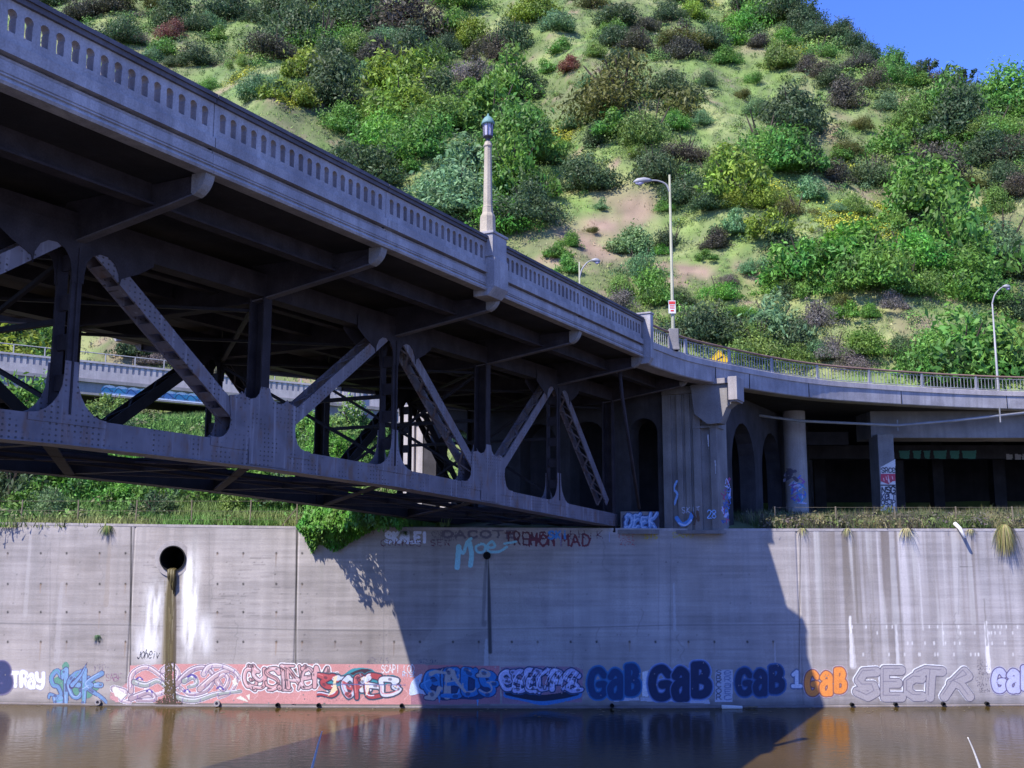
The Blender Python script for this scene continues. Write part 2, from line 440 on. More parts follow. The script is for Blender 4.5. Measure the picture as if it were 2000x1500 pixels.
# dark mould streaks in the right part, pale drips
def rainstreak(u0, u1, k, seed, col, ztopf=1.0, thr=.55, fx=.22):
    xa, _ = onwall(u0, 1200); xb, _ = onwall(u1, 1200)
    m = smoothstep(xa-.8, xa+.8, X)*(1-smoothstep(xb-.8, xb+.8, X))
    s_ = smoothstep(thr, thr+.14, fbm(X/fx, Z/14., seed, 3))
    g = np.clip((Z-8*(1-ztopf))/(8*ztopf)+.25*(fbm(X/.3, Z*0, seed+3)-.5)*2, 0, 1)**.7
    return (m*s_*g*k*(.45+1.1*smoothstep(.38, .62, fbm(X/1.7, X*0, seed+9))))[..., None], np.array(col)
for args in [(1560, 2050, .85, 51, (.20, .17, .15), 1.0, .46), (1640, 1720, .9, 52, (.17, .14, .11), 1.0, .40), (1700, 1860, .6, 57, (.62, .58, .58), 1.0, .5, .3), (600, 780, .3, 53, (.24, .23, .20), .6),
             (-30, 1000, .3, 54, (.27, .25, .24), .8), (1100, 1560, .35, 55, (.25, .25, .25), 1), (1560, 2050, .35, 56, (.62, .60, .58), 1, .55, .3)]:
    m, c = rainstreak(*args); C = C+(c-C)*m
cv.rgb = C; cv.al[:] = 1
def hline(u0, u1, v0, v1, wd, col, a):
    cv.stroke([onwall(u0, v0), onwall(u1, v1)], wd, col, a)
# lighter/darker pour panels below the lift joint
hl = [(-40, 1217), (255, 1221), (578, 1230), (760, 1232), (1120, 1226), (1310, 1221), (1562, 1220), (2060, 1219)]
for (u0, v0), (u1, v1) in zip(hl, hl[1:]): hline(u0, u1, v0, v1, .045, (.17, .16, .16), .75); hline(u0, u1, v0-3, v1-3, .03, (.5, .47, .46), .3)
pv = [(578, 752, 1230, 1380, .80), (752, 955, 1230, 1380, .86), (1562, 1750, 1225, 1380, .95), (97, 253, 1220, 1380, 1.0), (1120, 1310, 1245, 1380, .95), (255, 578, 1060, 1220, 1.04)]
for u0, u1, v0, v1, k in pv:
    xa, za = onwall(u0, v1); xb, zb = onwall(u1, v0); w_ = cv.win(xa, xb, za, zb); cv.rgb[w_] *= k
# construction joints
JN = [(255, 1021, 1380, .075, .9), (578, 1030, 1380, .07, .9), (1562, 1034, 1312, .035, .85)]
for u, v0, v1, wd, a in JN:
    cv.stroke([onwall(u+1.5, v0), onwall(u-1.5, v1)], wd, (.03, .028, .028), a)
    cv.stroke([onwall(u+5, v0), onwall(u+2, v1)], .03, (.55, .52, .5), .35)
for u, v0, v1, a in [(98, 1060, 1375, .4), (409, 1040, 1300, .35), (750, 1040, 1375, .45), (1120, 1060, 1300, .25), (1310, 1060, 1300, .45), (1287, 1040, 1230, .3),
                     (1873, 1080, 1200, .4), (1680, 1040, 1300, .12), (1750, 1040, 1300, .12), (955, 1200, 1375, .2)]:
    cv.stroke([onwall(u, v0), onwall(u-1, v1)], .04, (.16, .15, .16), a)
hline(1875, 1900, 1107, 1107, .04, (.12, .11, .11), .8); hline(600, 752, 1065, 1066, .03, (.2, .19, .19), .3)
hline(1125, 1310, 1244, 1243, .03, (.2, .2, .22), .4); hline(255, 470, 1059, 1060, .03, (.2, .19, .19), .35)
# board marks
for i in range(230):
    u = rng.uniform(-20, 2020); v = rng.uniform(1045, 1295); L = rng.uniform(15, 120)
    hline(u, u+L, v, v+rng.uniform(-.5, .5), .018, (.17, .16, .16), rng.uniform(.1, .4))
for i in range(120):  # spalls left and right of the big pipe
    u = rng.choice([rng.uniform(270, 330), rng.uniform(350, 560)]); v = rng.uniform(1080, 1210); L = rng.uniform(5, 26)
    hline(u, u+L, v, v, .03, (.13, .12, .12), rng.uniform(.25, .7))
for i in range(16):   # cracks
    p = np.array(onwall(rng.uniform(0, 2000), rng.uniform(1050, 1280))); L = [p]
    for _ in range(rng.randint(8, 22)): p = p+np.array([rng.normal()*.07, -.11]); L.append(p)
    cv.stroke(L, .03, (.15, .14, .14), rng.uniform(.3, .65), .02)
for i in range(26):   # repaired or re-cast rectangles
    u = rng.uniform(0, 1980); v = rng.uniform(1050, 1270); xa, za = onwall(u, v+rng.uniform(12, 60)); xb, zb = onwall(u+rng.uniform(30, 150), v); w_ = cv.win(xa, xb, za, zb); cv.rgb[w_] *= rng.uniform(.88, 1.09)
# tie holes with rust tails
for r_, v in enumerate([1080, 1140, 1195, 1253]):
    for k in range(36):
        u = 18+k*57.5+(4 if k % 2 else -3)
        if (u > 600 and v < 1250) or 300 < u < 365 or (u > 1562): continue
        x, z = onwall(u, v); cv.stroke([(x, z), (x+.01, z-.03)], .085, (.03, .028, .028), .95)
        if rng.rand() < .6:
            L = rng.uniform(.1, .8)
            cv.stroke([(x, z-.04), (x, z-.04-L)], .07, (.17, .12, .09) if rng.rand() < .6 else (.30, .19, .11), rng.uniform(.25, .7), .02)
for k in range(90):
    u = rng.uniform(0, 760) if k < 60 else rng.uniform(780, 1500); v = rng.choice([1098, 1122, 1160, 1178, 1240, 1270]); x, z = onwall(u, v)
    cv.stroke([(x, z), (x+.01, z)], .045, (.06, .055, .055), .7)
for k in range(46):  # white leach marks in rows, right
    u = rng.uniform(1660, 1990); v = rng.choice([1234, 1254, 1276, 1222]); x, z = onwall(u, v)
    cv.stroke([(x, z), (x, z-.1)], .05, (.75, .73, .72), .8)
# efflorescence below the big pipe and the brown flow
x, z = onwall(372, 1180); cv.soft(x, z, .34, 2.1, (.80, .78, .76), 1.15, 3, 1.3, 3)
x, z = onwall(366, 1140); cv.soft(x, z, .20, .9, (.82, .80, .78), 1.1, 3, .9, 4)
x, z = onwall(298, 1215); cv.soft(x, z, .42, 1.5, (.74, .72, .71), 1.0, 3, 1.5, 5)
x, z = onwall(285, 1255); cv.soft(x, z, .5, .7, (.75, .73, .73), .8, 3, .7, 6)
x, z = onwall(400, 1240); cv.soft(x, z, .35, .9, (.7, .68, .68), .8, 3, .8, 8)
for u, v0, v1, wd, c, a in [(1660, 1205, 1300, .16, (.75, .72, .71), 1), (1663, 1240, 1300, .28, (.6, .57, .56), .6), (1750, 1222, 1300, .15, (.62, .6, .59), .8),
        (1925, 1215, 1310, .2, (.78, .75, .74), .9), (1922, 1170, 1260, .08, (.2, .18, .16), .7), (1668, 1060, 1215, .1, (.16, .14, .11), .55), (1700, 1200, 1290, .09, (.2, .17, .13), .5),
        (1675, 1036, 1210, .05, (.2, .17, .14), .6), (1795, 1100, 1230, .06, (.65, .63, .62), .5), (950, 1250, 1300, .2, (.45, .46, .48), .7), (1316, 1140, 1230, .12, (.5, .5, .52), .5),
        (1840, 1215, 1260, .05, (.7, .68, .67), .7), (1513, 1255, 1300, .06, (.5, .48, .5), .6), (1600, 1040, 1215, .2, (.24, .23, .22), .35), (1740, 1040, 1215, .3, (.48, .46, .44), .4),
        (60, 1040, 1200, .2, (.45, .42, .41), .4), (215, 1045, 1180, .22, (.30, .25, .21), .5), (120, 1140, 1290, .25, (.46, .43, .43), .35), (1890, 1040, 1215, .25, (.47, .45, .43), .4)]:
    x, z = onwall(u, v0); x1, z1 = onwall(u, v1); m_ = [(x+.012*math.sin(q*2.3+u), z+(z1-z)*q/10) for q in range(11)]
    cv.stroke(m_, wd*.6, c, a, wd*1.1)
# damp fan and black stain under the weep pipe
x, z = onwall(951, 1090)
cv.poly([(x-.1, z), (x+.1, z), (x+3.6, z-4.2), (x+.3, z-3.2), (x-.3, z-3.2), (x-3.2, z-4.2)], (.42, .40, .37), .22)
x0_, z0_ = onwall(951, 1085)
cv.stroke(cat([(x0_, z0_), (x0_-.08, z0_-1.2), (x0_-.12, z0_-3.0)], 6), .12, (.12, .115, .12), .55, .22)
cv.stroke(cat([(x0_, z0_), (x0_+.08, z0_-1.4), (x0_+.16, z0_-4.2)], 6), .13, (.035, .035, .04), .9, .17)
cv.stroke(cat([(x0_+.02, z0_), (x0_+.0, z0_-1.8), (x0_-.05, z0_-2.8)], 6), .05, (.40, .38, .38), .6, .1)
# algae/dark water mark at the foot
cv.rgb *= (1-.45*np.clip(1-(Z-.05)/(.25+.5*fbm(X/.5, X*0, 97)), 0, 1))[..., None]
foot = np.clip(1-(Z-.02)/.20, 0, 1)*(Z > -1); C2 = np.array([.06, .055, .04])
cv.rgb = cv.rgb+(C2-cv.rgb)*(np.clip(1-(Z+.0)/.13, 0, 1)*.95)[..., None]
# the ochre flow itself
pf = [onwall(*p) for p in [(335, 1112), (336, 1135), (331, 1180), (330, 1240), (329, 1300), (330, 1350), (328, 1377)]]
cv.stroke(cat(pf), .38, (.30, .26, .20), .8, .8)
cv.stroke(cat(pf), .30, (.105, .08, .036), 1, .60)
for k_ in range(26):
    u_ = rng.uniform(320, 345); a_ = rng.uniform(1130, 1300); cv.stroke([onwall(u_, a_), onwall(u_+rng.uniform(-1, 1), a_+rng.uniform(25, 80))], .03, [(.05, .035, .02), (.20, .16, .08), (.13, .12, .05), (.30, .26, .18)][k_ % 4], .8, .015)
cv.stroke(cat([onwall(*p) for p in [(337, 1115), (342, 1180), (341, 1300), (341, 1372)]]), .10, (.07, .05, .03), .85, .16)
cv.stroke(cat([onwall(*p) for p in [(327, 1130), (323, 1200), (321, 1300), (322, 1372)]]), .05, (.25, .21, .13), .7, .1)
cv.rgb = np.clip(cv.rgb, .01, .9)

# hole for the drain: drop those cells, warp joint grooves inward
px_, pz_ = onwall(338, 1091); PR = 27*PX
hole = (cv.X-px_)**2+(cv.Z-pz_)**2 < (PR*.97)**2
top = cv.Z > ztop(cv.X)
msk = ~hole
Zc = np.minimum(cv.Z, ztop(cv.X))
Yv = Yw(cv.X)
for u, v0, v1, wd, a in JN:
    x, _ = onwall(u, 1200); Yv = Yv+.05*np.exp(-((cv.X-x)/.035)**2)
vis = msk & (cv.Z < ztop(cv.X)+R0*1.01)
f = vis[:-1, :-1] & vis[1:, :-1] & vis[1:, 1:] & vis[:-1, 1:]
idx = np.arange(cv.X.size).reshape(cv.X.shape)
Fc = np.stack([idx[:-1, :-1], idx[1:, :-1], idx[1:, 1:], idx[:-1, 1:]], -1)[f]
used, inv = np.unique(Fc, return_inverse=True)
V = np.stack([cv.X, Yv, Zc], -1).reshape(-1, 3)[used]
np_mesh('wall_face', V, inv.reshape(-1, 4), M_wall, wall, cv.rgb.reshape(-1, 3)[used], True)
wb = MB()
xs_ = list(np.arange(-27, 27.01, 1.5))
for a, b in zip(xs_, xs_[1:]):   # cap slab and back
    wb.hexa([(a, Yw(a)-.012, ztop(a)-.1), (b, Yw(b)-.012, ztop(b)-.1), (b, Yw(b)+.45, ztop(b)-.1), (a, Yw(a)+.45, ztop(a)-.1),
             (a, Yw(a)-.012, ztop(a)+.012), (b, Yw(b)-.012, ztop(b)+.012), (b, Yw(b)+.45, ztop(b)+.012), (a, Yw(a)+.45, ztop(a)+.012)])
wb.build('coping', M_conl, wall)
wb = MB()
for L in (list(np.arange(-90, -26.9, 7)), list(np.arange(27, 91, 8))):
    for a, b in zip(L, L[1:]):
        wb.hexa([(a, Yw(a), -.6), (b, Yw(b), -.6), (b, Yw(b)+.45, -.6), (a, Yw(a)+.45, -.6),
                 (a, Yw(a), ztop(a)), (b, Yw(b), ztop(b)), (b, Yw(b)+.45, ztop(b)), (a, Yw(a)+.45, ztop(a))])
wb.build('wall_face', M_conl, wall)
wb = MB()    # low toe ledge at the waterline
for a, b in zip(xs_, xs_[1:]):
    wb.hexa([(a, Yw(a)-.10, -.4), (b, Yw(b)-.10, -.4), (b, Yw(b)+.02, -.4), (a, Yw(a)+.02, -.4),
             (a, Yw(a)-.07, .045), (b, Yw(b)-.07, .045), (b, Yw(b)+.02, .085), (a, Yw(a)+.02, .085)])
wb.build('toe_ledge', surface('wet toe concrete', (.24, .21, .22), (.14, .12, .11)), wall)
# big drain pipe
yd = float(Yw(px_))
def ring(mb, cx, cz, r0, r1, ya, yb, n=40):
    vs = []
    for r, y in ((r1, yb), (r1, ya), (r0, ya), (r0, yb)):
        for k in range(n): an = 2*math.pi*k/n; vs.append((cx+r*math.cos(an), y, cz+r*math.sin(an)))
    mb.add(vs, [(j*n+k, j*n+(k+1) % n, (j+1)*n+(k+1) % n, (j+1)*n+k) for j in range(3) for k in range(n)])
m_ = MB(); ring(m_, px_, pz_, PR*.90, PR*1.28, yd-.04, yd+.3)
dp = m_.build('drain_collar', M_conl, wall)
m_ = MB(); ring(m_, px_, pz_, PR*.86, PR*.93, yd-.09, yd+2.4); m_.tube([(px_, yd+2.3, pz_), (px_, yd+2.5, pz_)], PR, 24)
m_.build('drain_pipe', M_dark, wall)
m_ = MB()   # mineral tongue hanging from the lip
for dx, L, r in ((-.10, .42, .09), (.02, .75, .10), (.10, .95, .08)):
    m_.tube([(px_+dx, yd+.12, pz_-PR*.80), (px_+dx, yd-.12, pz_-PR*.84), (px_+dx+.01, yd-.16, pz_-PR-L*.5), (px_+dx+.02, yd-.05, pz_-PR-L)], [r, r*1.1, r*.9, r*.25], 8)
m_.build('mineral_crust', surface('slimy ochre crust', (.15, .12, .05), (.05, .04, .02), rough=.4), wall, True)
m_ = MB(); ring(m_, x0_, z0_+.0, .10, .17, yd-1.15, yd-.4, 16)
yq = float(Yw(x0_)); m_ = MB(); ring(m_, x0_, z0_, .11, .17, yq-.10, yq+.1, 16); m_.tube([(x0_, yq-.02, z0_), (x0_, yq-.012, z0_)], .12, 14)
m_.build('weep_pipe', M_dark, wall)
for u in (193, 425, 543, 623, 785, 1195, 1663, 1748, 1841, 1926):
    x, z = onwall(u, 1373); y = float(Yw(x)); big = u in (193, 425)
    m_ = MB(); ring(m_, x, .16 if big else .11, .07, .13 if big else .09, y-.16, y+.05, 14)
    m_.tube([(x, y-.06, .16 if big else .11), (x, y-.05, .16 if big else .11)], .075, 12)
    m_.build('weep_pipe', M_conl if big else M_dark, wall)
# ------------------------------------------------------------------ lettering
LT = {
 'G': [[(.92,.80),(.60,1),(.18,.88),(.02,.48),(.20,.08),(.62,0),(.95,.16),(.95,.44),(.58,.44)]],
 'a': [[(.12,.78),(.45,.98),(.85,.82),(.90,.45),(.86,.02)],[(.88,.50),(.50,.58),(.10,.36),(.20,.06),(.60,.02),(.88,.22)]],
 'B': [[(.10,0),(.10,1)],[(.10,1),(.62,1),(.82,.78),(.55,.54),(.12,.52)],[(.5,.53),(.92,.40),(.92,.14),(.60,0),(.10,0)]],
 'S': [[(.92,.84),(.55,1),(.12,.84),(.22,.58),(.75,.44),(.92,.20),(.55,0),(.08,.14)]],
 'K': [[(.12,1),(.12,0)],[(.90,1),(.16,.46),(.95,0)]],
 'A': [[(0,0),(.48,1),(1,0)],[(.22,.36),(.80,.36)]],
 'L': [[(.15,1),(.15,0),(.9,0)]],
 'E': [[(.92,1),(.12,1),(.12,0),(.94,0)],[(.12,.52),(.76,.52)]],
 'I': [[(.5,1),(.5,0)]], '!': [[(.5,1),(.5,.32)],[(.5,.04),(.5,.02)]],
 'T': [[(0,1),(1,1)],[(.5,1),(.5,0)]],
 'R': [[(.12,0),(.12,1),(.70,1),(.88,.74),(.62,.50),(.14,.48)],[(.5,.48),(.95,0)]],
 'C': [[(.92,.82),(.58,1),(.15,.84),(.06,.48),(.20,.12),(.60,0),(.94,.16)]],
 'y': [[(.06,1),(.14,.58),(.52,.42),(.88,.60)],[(.92,1),(.90,.25),(.62,-.10),(.12,0)]],
 'Y': [[(.02,1),(.5,.5),(.98,1)],[(.5,.5),(.5,0)]],
 'M': [[(.05,0),(.10,1),(.5,.45),(.90,1),(.95,0)]],
 'o': [[(.5,1),(.08,.7),(.08,.3),(.5,0),(.92,.3),(.92,.7),(.5,1)]],
 'O': [[(.5,1),(.06,.7),(.06,.3),(.5,0),(.94,.3),(.94,.7),(.5,1)]],
 'e': [[(.10,.50),(.90,.55),(.78,.92),(.35,.98),(.06,.60),(.20,.12),(.62,0),(.95,.16)]],
 'D': [[(.12,0),(.12,1),(.62,.95),(.94,.55),(.66,.06),(.12,0)]],
 'U': [[(.08,1),(.10,.22),(.50,0),(.90,.22),(.92,1)]],
 'P': [[(.14,0),(.14,1),(.70,.98),(.90,.72),(.62,.46),(.14,.46)]],
 'N': [[(.1,0),(.1,1),(.9,0),(.9,1)]], 'F': [[(.92,1),(.12,1),(.12,0)],[(.12,.52),(.72,.52)]],
 'H': [[(.1,1),(.1,0)],[(.9,1),(.9,0)],[(.1,.5),(.9,.5)]], 'X': [[(.05,1),(.95,0)],[(.95,1),(.05,0)]],
 'J': [[(.8,1),(.8,.2),(.45,0),(.1,.2)]], 'h': [[(.1,1.2),(.1,0)],[(.1,.5),(.5,.75),(.85,.5),(.85,0)]],
 'i': [[(.5,.7),(.5,0)],[(.5,1),(.5,.97)]], 'v': [[(.05,.8),(.5,0),(.95,.8)]],
 '1': [[(.25,.80),(.55,1),(.55,0)],[(.2,0),(.9,0)]], '2': [[(.1,.75),(.45,1),(.88,.78),(.6,.42),(.08,0),(.95,0)]],
 '8': [[(.5,.52),(.12,.76),(.5,1),(.88,.76),(.5,.52),(.06,.24),(.5,0),(.94,.24),(.5,.52)]],
 '5': [[(.9,1),(.2,1),(.15,.58),(.6,.62),(.92,.32),(.55,0),(.08,.12)]], 'k': [[(.1,1.2),(.1,0)],[(.8,.75),(.15,.32),(.9,0)]],
 '?': [[(.1,.8),(.5,1),(.9,.75),(.5,.45),(.5,.3)],[(.5,.04),(.5,.02)]],
}
LT['W'] = [[(0,1),(.25,0),(.5,.6),(.75,0),(1,1)]]; LT['V'] = [[(.05,1),(.5,0),(.95,1)]]
def lt(ch): return LT.get(ch) or LT.get(ch.upper()) or LT['I']
CURVY = set('GaBSCyoOeDUPR8J2h5')
def glyph(ch, u0, u1, v0, v1, sl=0, mp=onwall, jit=0, rg=None):
    out = []
    for pl in lt(ch):
        q = cat(pl, 6) if ch in CURVY else np.array(pl, float)
        if ch not in CURVY: q = np.concatenate([np.linspace(a, b, 5)[:-1] for a, b in zip(q, q[1:])]+[q[-1:]])
        if jit: q = q+rg.uniform(-jit, jit, q.shape)
        out.append(np.array([mp(u0+(u1-u0)*p[0]+sl*(p[1]-.5), v1-(v1-v0)*p[1]) for p in q]))
    return out
def canvas_px(u0, u1, v0, v1, res=.02, mp=onwall):
    a = mp(u0, v1); b = mp(u1, v0); return Canvas(a[0], b[0], a[1], b[1], res)
def label(o, t):
    if o: o['label'] = t
    return o
def write(cv, text, u0, u1, v0, v1, wd, col, jit=.03, sl=0, rg=rng, a=1, mp=onwall, sp=.22):
    n = len(text); w_ = (u1-u0)/n
    for i, ch in enumerate(text):
        if ch == ' ': continue
        for s_ in glyph(ch, u0+i*w_+w_*sp/2, u0+(i+1)*w_-w_*sp/2, v0+rg.uniform(-2, 2)*(v1-v0)/60, v1, sl, mp, jit, rg): cv.stroke(s_, wd, col, a)
def bubble(cv, text, xs_, v0, v1, w, fill, line, halo=None, lw=.07, hw=.06, tilt=()):
    """fat bubble letters; each letter: halo, outline, fill"""
    for (u0, u1, dv), ch in zip(xs_, text):
        g = glyph(ch, u0, u1, v0+dv, v1+dv)
        if halo:
            for s_ in g: cv.stroke(s_, w+2*lw+2*hw, halo)
    for (u0, u1, dv), ch in zip(xs_, text):
        g = glyph(ch, u0, u1, v0+dv, v1+dv)
        for s_ in g: cv.stroke(s_, w+2*lw, line)
        for s_ in g: cv.stroke(s_, w, fill)
def wild(cv, text, xs_, v0, v1, w, fills, line, halo, hi, seed, lw=.045, hw=.05, kick=.25):
    """interlocking pieces: each letter gets arrows and kicked strokes, outline, halo, inner highlights"""
    rg = np.random.RandomState(seed); L = []
    for (u0, u1), ch in zip(xs_, text):
        g = []
        for pl in lt(ch):
            q = np.array(pl, float)+rg.uniform(-.08, .08, (len(pl), 2))
            e = q[-1]+(q[-1]-q[-2])*rg.uniform(.1, kick)+rg.uniform(-.15, .15, 2); q = np.vstack([q, e])
            q = cat(q, 6); g.append(np.array([onwall(u0+(u1-u0)*p[0], v1-(v1-v0)*np.clip(p[1], -.15, 1.15)) for p in q]))
        for _ in range(2):   # flying serifs
            p = np.array([rg.uniform(0, 1), rg.choice([0, 1, .5])]); q = cat([p, p+rg.uniform(-.45, .45, 2)*(1, .5), p+rg.uniform(-.6, .6, 2)*(1, .5)], 6)
            g.append(np.array([onwall(u0+(u1-u0)*t[0], v1-(v1-v0)*np.clip(t[1], -.15, 1.15)) for t in q]))
        L.append(g)
    if halo is not None:
        for g in L:
            for s_ in g: cv.stroke(s_, w+2*lw+2*hw, halo, 1, w*.4+2*lw+2*hw)
    for i, g in enumerate(L):
        for s_ in g: cv.stroke(s_, w+2*lw, line, 1, w*.45+2*lw)
        for k, s_ in enumerate(g):
            c = fills[(i+k) % len(fills)]; cv.stroke(s_, w, c, 1, w*.45)
        for s_ in g:
            n = len(s_); a = rg.randint(0, max(n//2, 1)); q = s_[a:a+max(n//2, 3)]
            if len(q) > 1: cv.stroke(q+np.array([-.18, .22])*w, w*.16, hi[rg.randint(len(hi))])
            b = rg.randint(0, n-1); cv.stroke(s_[b:b+2], w*.5, line, .7)

NAVY = (.018, .045, .16); WHT = (.72, .72, .74); PINK = (.56, .26, .25)
# pink painted backing (behind the pieces)
c_ = canvas_px(205, 1145, 1285, 1378, .03)
def wp(L): return [onwall(*p) for p in L]
c_.poly(wp([(253,1299),(345,1296),(478,1297),(700,1296),(830,1297),(836,1300),(836,1376),(640,1376),(480,1374),(254,1373)]), PINK)
c_.poly(wp([(254,1300),(250,1330),(236,1342),(216,1348),(214,1365),(225,1372),(254,1373)]), (.50, .26, .27))
c_.poly(wp([(803,1360),(840,1300),(976,1300),(978,1376),(803,1376)]), (.34, .16, .20)); c_.poly(wp([(836,1298),(976,1300),(976,1340),(836,1340)]), (.50, .20, .22))
c_.poly(wp([(978,1302),(1050,1300),(1125,1302),(1140,1308),(1138,1372),(980,1376)]), (.30, .18, .24))
nz = fbm(c_.X/.8, c_.Z/.5, 61); c_.rgb *= (.86+.3*nz)[..., None]
for k in range(14):
    u = 262+k*42; p = np.array(wp([(u, 1340+14*math.sin(k*2.)), (u+30, 1352), (u+24, 1366)])); c_.stroke(cat(p), .04, (.68, .42, .40), .7)
edge = fbm(c_.X*2.2, c_.Z*2.2, 63); c_.al *= (edge > .17)
label(c_.mesh('paint_backing', wall, .004), 'salmon pink painted band behind the graffiti')

# GaB bubbles
def gab(xs_, v0, v1, w, fill, line, halo, t, extra=None):
    u0, u1 = xs_[0][0]-22, xs_[-1][1]+22
    c = canvas_px(u0, u1, v0-14, v1+14)
    for (a_, b_, d_), ch in zip(xs_, 'GaB'):
        for s_ in glyph(ch, a_, b_, v0+d_, v1+d_): c.stroke(s_, w+.36, line, .15)
    if extra: extra(c)
    bubble(c, 'GaB', xs_, v0, v1, w, fill, line, halo, .05, .045)
    c.rgb *= (.88+.24*fbm(c.X*3, c.Z*3, 70))[..., None]
    label(c.mesh('graffiti', wall, .009), t)
gab([(1153,1182,4),(1190,1214,6),(1224,1246,-2)], 1305, 1355, .29, (.012, .045, .14), (.03, .14, .32), (.05, .20, .42), 'navy bubble-letter graffiti with a teal rim')
def patch(c):
    c.poly(wp([(1254,1312),(1268,1308),(1266,1362),(1254,1360)]), WHT)
gab([(1273,1308,4),(1316,1343,6),(1354,1384,-2)], 1302, 1358, .36, (.014, .026, .08), (.10, .16, .34), (.26, .36, .62), 'largest dark navy bubble-letter graffiti with a pale rim', patch)
gab([(1441,1466,3),(1474,1496,4),(1505,1528,-2)], 1307, 1351, .27, (.015, .03, .09), (.04, .10, .24), (.09, .17, .36), 'smallest navy bubble-letter graffiti beside the white numeral')
gab([(1576,1597,4),(1604,1624,5),(1632,1650,-1)], 1310, 1350, .24, (.80, .27, .055), (.22, .09, .08), (.50, .42, .45), 'orange bubble-letter graffiti')
gab([(1941,1962,4),(1969,1990,5),(1997,2018,-1)], 1306, 1344, .26, (.46, .47, .66), (.10, .08, .17), (.50, .48, .55), 'lilac bubble-letter graffiti with dark outline')
gab([(-58,-42,2),(-34,-16,2),(-10,16,0)], 1302, 1345, .42, (.035, .045, .13), (.09, .08, .17), (.25, .22, .32), 'dark indigo bubble letter cut by the left edge of the view')
# white patches under the shaded bubbles
c_ = canvas_px(1190, 1435, 1300, 1375, .025)
for L in ([(1197,1363),(1248,1361),(1250,1368),(1198,1371)], [(1250,1361),(1298,1364),(1300,1371),(1251,1370)], [(1337,1365),(1385,1366),(1388,1375),(1336,1373)],
          [(1397,1308),(1432,1307),(1431,1371),(1396,1372)], [(1302,1362),(1330,1364),(1330,1371),(1303,1370)]):
    c_.poly(wp(L), (.46, .47, .55))
rg = np.random.RandomState(8)
for k in range(5): write(c_, 'SBCOR'[k], 1397, 1410, 1308+k*12, 1318+k*12, .035, (.03, .03, .06), .05, rg=rg)
for k in range(5): write(c_, 'eRaEC'[k], 1412, 1430, 1310+k*12, 1319+k*12, .03, (.05, .10, .25), .05, rg=rg)
label(c_.mesh('graffiti', wall, .006), 'white patches with columns of small black tags')
c_ = canvas_px(1535, 1570, 1298, 1355); bubble(c_, '1', [(1544,1566,0)], 1312, 1340, .16, (.62, .66, .74), (.12, .16, .26)); label(c_.mesh('graffiti', wall, .006), 'white numeral between two bubble graffiti')
# TRay
c_ = canvas_px(12, 96, 1300, 1358)
bubble(c_, 'TRay', [(20,40,0),(40,54,0),(55,68,3),(71,86,1)], 1314, 1340, .17, (.78, .77, .80), (.40, .38, .52), None, .03); label(c_.mesh('graffiti', wall, .006), 'white hand-painted letters')
# blue-green piece
c_ = canvas_px(88, 214, 1288, 1376)
for p, r, rz in (((130,1338), .62, .5), ((160,1345), .8, .45), ((128,1305), .16, .3)):
    x, z = onwall(*p); t = np.linspace(0, 6.28, 24); c_.poly(np.stack([x+r*np.cos(t)*(1+.2*np.sin(3*t)), z+rz*np.sin(t)], -1), (.11, .27, .20))
wild(c_, 'SICK', [(97,120),(122,136),(134,162),(160,200)], 1312, 1364, .22, [(.15, .26, .45), (.18, .31, .50)], (.07, .05, .14), None, [(.34, .45, .66), (.10, .32, .30)], 4, .035, .04, .5)
c_.stroke(cat(wp([(140,1340),(158,1318),(170,1294)])), .26, (.07, .05, .14), 1, .05); c_.stroke(cat(wp([(141,1338),(157,1320),(168,1299)])), .18, (.18, .30, .52), 1, .02)
label(c_.mesh('graffiti', wall, .006), 'blue and green wildstyle graffiti')
# white loops over pink, straddling the brown stain
c_ = canvas_px(213, 490, 1296, 1376); rg = np.random.RandomState(14)
GRY = [(.50, .36, .37), (.33, .36, .33), (.55, .45, .47), (.40, .30, .34)]
loops = [[(256,1350),(258,1318),(285,1303),(312,1318),(335,1340),(350,1350)], [(262,1332),(285,1338),(310,1330),(335,1352),(352,1362)], [(318,1310),(335,1300),(348,1318),(332,1342),(310,1356),(268,1362)],
 [(345,1336),(372,1310),(400,1304),(418,1322),(404,1348),(372,1356),(352,1342)], [(390,1346),(420,1320),(445,1310),(462,1322),(452,1350),(428,1362)], [(345,1362),(380,1368),(420,1356),(448,1352),(470,1350)],
 [(398,1316),(408,1302),(430,1300),(456,1310),(470,1326)], [(256,1364),(290,1352),(302,1366),(268,1368)], [(424,1330),(436,1346),(446,1328),(438,1318),(426,1326)], [(360,1330),(378,1322),(384,1336),(368,1342)], [(222,1345),(245,1352),(236,1366),(254,1372)]]
for L in loops: c_.stroke(cat(wp(L)), .36, (.80, .76, .77), 1, .2)
for i, L in enumerate(loops):
    q = cat(wp(L)); c_.stroke(q, .29, (.12, .08, .16), 1, .14); c_.stroke(q, .22, GRY[i % 4], 1, .09)
    c_.stroke(q[2:-3]+np.array([-.03, .05]), .035, (.78, .74, .78)); 
    for k in range(3, len(q)-3, 7): c_.stroke([q[k]+(.05, .02), q[k]+(.02, -.08)], .035, (.20, .12, .32))
for p, s_ in (((375,1322), .18), ((273,1326), .14), ((292,1350), .12), ((430,1345), .15), ((366,1350), .12)):
    x, z = onwall(*p); c_.stroke(cat([(x-s_, z), (x, z+s_*.5), (x+s_, z-.03)]), .09, (.10, .07, .30)); c_.stroke([(x-.02, z+.02), (x+.03, z)], .06, (.8, .78, .82))
